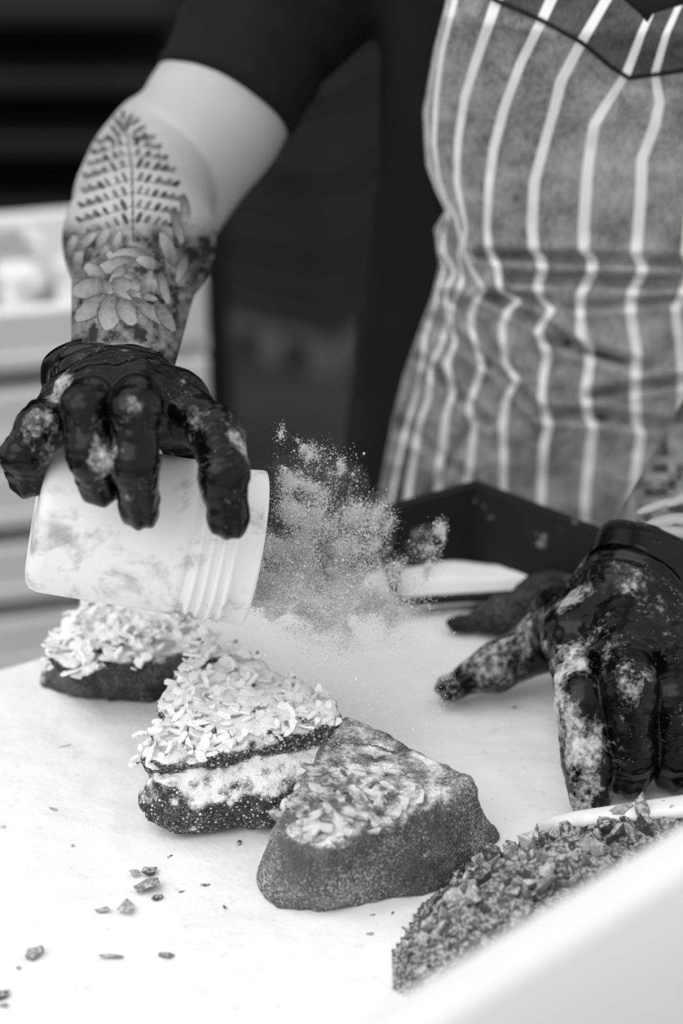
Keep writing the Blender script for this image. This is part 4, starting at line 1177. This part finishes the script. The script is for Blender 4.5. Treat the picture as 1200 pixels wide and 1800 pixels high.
Vt = (al[:, None, :] + np.einsum('nij,kj->nki', Rm, tet) * sz[:, None, None]).reshape(-1, 3)
Ft = (np.array([[0, 1, 2], [0, 3, 1], [0, 2, 3], [1, 3, 2]])[None] + 4 * np.arange(len(al))[:, None, None]).reshape(-1, 3)
o = mk('sugar_grains', Vt, Ft, MAT_FLY, smooth=False); tag(o, 'cloud of airborne sugar grains bursting from the mouth of the jar', 'sugar cloud', kind='stuff')

# fine sugar dust between the grains
def cloud_fn(p):
    f = None
    for (x_, y_, r_, d_, w_) in BL:
        if w_ < .3: continue
        g = np.linalg.norm(p - P(x_, y_, d_), axis=1) - r_ / FPX * d_ * 1.0
        f = g if f is None else smin(f, g, .004)
    f = np.maximum(f + .0040 * fbm(p, 48, 15, 3), T + .003 - p[:, 2])
    q = p - J0; s = q @ ja; rr_ = np.linalg.norm(q - s[:, None] * ja, axis=1)
    return np.maximum(f, -np.maximum(rr_ - R - .003, s - JL - .008))
cl = np.array([P(b[0], b[1], b[3]) for b in BL])
V, F = sdf_mesh(cloud_fn, cl.min(0) - .03, cl.max(0) + .03, .0016, margin=2.2)
vm = bpy.data.materials.new('sugar_dust'); vm.use_nodes = True
nt = vm.node_tree; nt.nodes.remove(nt.nodes['Principled BSDF'])
pv = nt.nodes.new('ShaderNodeVolumeScatter'); pv.inputs['Color'].default_value = (.96, .96, .96, 1); pv.inputs['Anisotropy'].default_value = .2
ge = nt.nodes.new('ShaderNodeNewGeometry'); no = nt.nodes.new('ShaderNodeTexNoise'); nt.links.new(ge.outputs['Position'], no.inputs['Vector']); no.inputs['Scale'].default_value = 75; no.inputs['Detail'].default_value = 4; no.inputs['Distortion'].default_value = 1.0
mr_ = nt.nodes.new('ShaderNodeMapRange'); nt.links.new(no.outputs[0], mr_.inputs[0]); mr_.inputs[1].default_value = .36; mr_.inputs[2].default_value = .75; mr_.inputs[3].default_value = 0.3; mr_.inputs[4].default_value = 9.0
nt.links.new(mr_.outputs[0], pv.inputs['Density']); nt.links.new(pv.outputs[0], nt.nodes['Material Output'].inputs['Volume'])
o = mk('sugar_dust', V, F, vm); tag(o, 'billowing haze of fine sugar dust around the flying grains', 'sugar cloud', kind='stuff')

# ------------------------------------------------------------------ background
def frame_M(o_, ex, ey):
    return Matrix(((ex[0], ey[0], 0, o_[0]), (ex[1], ey[1], 0, o_[1]), (0, 0, 1, o_[2]), (0, 0, 0, 1)))
def crate(name, o_, ex, ey, L, W_, H_, mat, label, cat, group, slats=2, contents=False):
    """open slatted crate: bottom, four corner posts, slats on each side"""
    M = frame_M(o_, ex, ey); t_ = .012
    root = empty(name, o_); tag(root, label, cat, group)
    V, F = box_vf((0, 0, .002), (L, W_, .012), 0, M=M); mk('crate_bottom', V, F, mat, root, smooth=False)
    for (x, y) in ((0, 0), (L - .03, 0), (0, W_ - .03), (L - .03, W_ - .03)):
        V, F = box_vf((x, y, 0), (x + .03, y + .03, H_), .003, 1, M); mk('corner_post', V, F, mat, root, smooth=False)
    sh_ = (H_ - .006) / slats
    for k in range(slats):
        z0 = .004 + k * sh_; z1 = z0 + sh_ * .78
        for lo, hi in (((.01, .002, z0), (L - .01, .002 + t_, z1)), ((.01, W_ - .002 - t_, z0), (L - .01, W_ - .002, z1)), ((.002, .01, z0), (.002 + t_, W_ - .01, z1)), ((L - .002 - t_, .01, z0), (L - .002, W_ - .01, z1))):
            V, F = box_vf(lo, hi, .002, 1, M); mk('slat', V, F, mat, root, smooth=False)
    return root
def xyz(px, py, y):
    r = FWD + RIGHT * ((px - 600) / FPX) + UP * ((900 - py) / FPX); return CAM + r * (y / r[1])
# black crates on a pallet
cz = PZ(590, 668, -T); ex = unit(np.array([-.88, .47, 0])); ey = unit(np.array([.47, .88, 0]))
pal = empty('pallet', (cz[0], cz[1], 0)); tag(pal, 'low wooden pallet under the black crates', 'pallet')
M = frame_M((cz[0], cz[1], 0), ex, ey)
for k in range(3):
    V, F = box_vf((.0 + k * .085, 0, 0), (.05 + k * .085, .36, .045), .002, 1, M); mk('runner', V, F, MAT_PALLET, pal, smooth=False)
for k in range(4):
    V, F = box_vf((-.004, k * .09, .045), (.234, .07 + k * .09, .062), .002, 1, M); mk('plank', V, F, MAT_PALLET, pal, smooth=False)
for k in range(8):
    lab = ['lowest black slatted crate, standing on the wooden pallet'] + ['black slatted crate, %s up from the wooden pallet' % w_ for w_ in ('second', 'third', 'fourth', 'fifth', 'sixth', 'seventh')] + ['topmost black slatted crate of the stack on the pallet']
    crate('crate', (cz[0], cz[1], .064 + k * .118), ex, ey, .23, .36, .112, MAT_CRATE_B, lab[k], 'crate', 'black crates on the pallet', 3)
# white trays stacked at the side
yb = 1.62
rx = xyz(366, 600, yb)
ex2 = unit(np.array([-1.0, -.22, 0])); ey2 = unit(np.array([-.22, 1.0, 0]))
zt = xyz(368, 478, yb)[2]
pitch = .066
names = ['topmost white tray of the stack, filled with dough pieces', 'white tray directly under the dough-filled one', 'third tray down in the stack of white trays', 'fourth tray down in the stack of white trays', 'white tray resting on the lowest one of the stack', 'lowest white tray of the stack, on the dark trolley']
for k in range(6):
    crate('bakery_tray', (rx[0], rx[1], zt - pitch * (k + 1)), ex2, ey2, .60, .19, pitch - .005, MAT_CRATE_W, names[k], 'tray', 'stacked bakery trays', 1)
zb = zt - pitch * 6
rg = np.random.RandomState(3)
Vd, Fd = sdf_mesh(lambda p: ell(p, (0, 0, .014), (.034, .026, .015)) + .002 * vnoise(p, 60, 2), (-.045, -.04, -.004), (.045, .04, .04), .0035)
dme = raw_mesh('dough_piece', Vd, Fd); dme.materials.append(MAT_DOUGH)
for i in range(7):
    for j in range(2):
        b_ = np.array([rx[0], rx[1], 0]) + ex2 * (.05 + i * .082) + ey2 * (.058 + j * .074)
        ob = bpy.data.objects.new('dough_piece', dme); COL.objects.link(ob)
        ob.location = (b_[0], b_[1], zt - pitch + .0125 + .0); ob.rotation_euler = (0, 0, rg.uniform(0, 6))
        ob.scale = (1, 1, 1.6)
        tag(ob, 'floured dough piece in the topmost white tray', 'dough', 'dough pieces in the top tray')
# trolley carrying the trays
trol = empty('trolley', (rx[0] - .3, rx[1] + .2, 0)); tag(trol, 'dark low trolley carrying the stacked bakery trays', 'trolley')
M = frame_M((rx[0], rx[1], 0), ex2, ey2)
V, F = box_vf((-.02, -.02, zb - .04), (.62, .21, zb - .001), .004, 1, M); mk('deck', V, F, MAT_RACK, trol, smooth=False)
for (x, y) in ((0, 0), (.57, 0), (0, .16), (.57, .16)):
    V, F = box_vf((x, y, 0.0), (x + .03, y + .03, zb - .04), .003, 1, M); mk('leg', V, F, MAT_RACK, trol, smooth=False)
V, F = box_vf((-.012, -.012, .12), (.61, .20, .15), .004, 1, M); mk('lower_shelf', V, F, MAT_RACK, trol, smooth=False)
# dark upright post next to the trays
pp = xyz(382, 600, 2.10)
V, F = box_vf((pp[0] - .012, pp[1] - .012, 0), (pp[0] + .012, pp[1] + .012, 1.5), .002, 1)
V2, F2 = box_vf((pp[0] - .04, pp[1] - .04, 0), (pp[0] + .04, pp[1] + .04, .012), .002, 1)
V, F = join([(V, F), (V2, F2)])
o = mk('stall_post', V, F, MAT_RACK, smooth=False); tag(o, 'thin black upright post between white trays and black crates', 'post')
# dark rack behind the trays
yk = 2.55
ra = xyz(-260, 300, yk); rb = xyz(330, 300, yk)
rack = empty('storage_rack', ((ra[0] + rb[0]) / 2, yk, 0)); tag(rack, 'dark metal storage rack behind the white trays', 'rack')
for x in (ra[0], rb[0]):
    for y in (yk, yk + .4):
        V, F = box_vf((x - .015, y - .015, 0), (x + .015, y + .015, 1.75), .003, 1); mk('upright', V, F, MAT_RACK, rack, smooth=False)
for py in (20, 140, 250, 368):
    z = xyz(100, py, yk)[2]
    V, F = box_vf((ra[0] - .01, yk - .02, z - .012), (rb[0] + .01, yk + .42, z + .012), .003, 1); mk('shelf', V, F, MAT_RACK, rack, smooth=False)
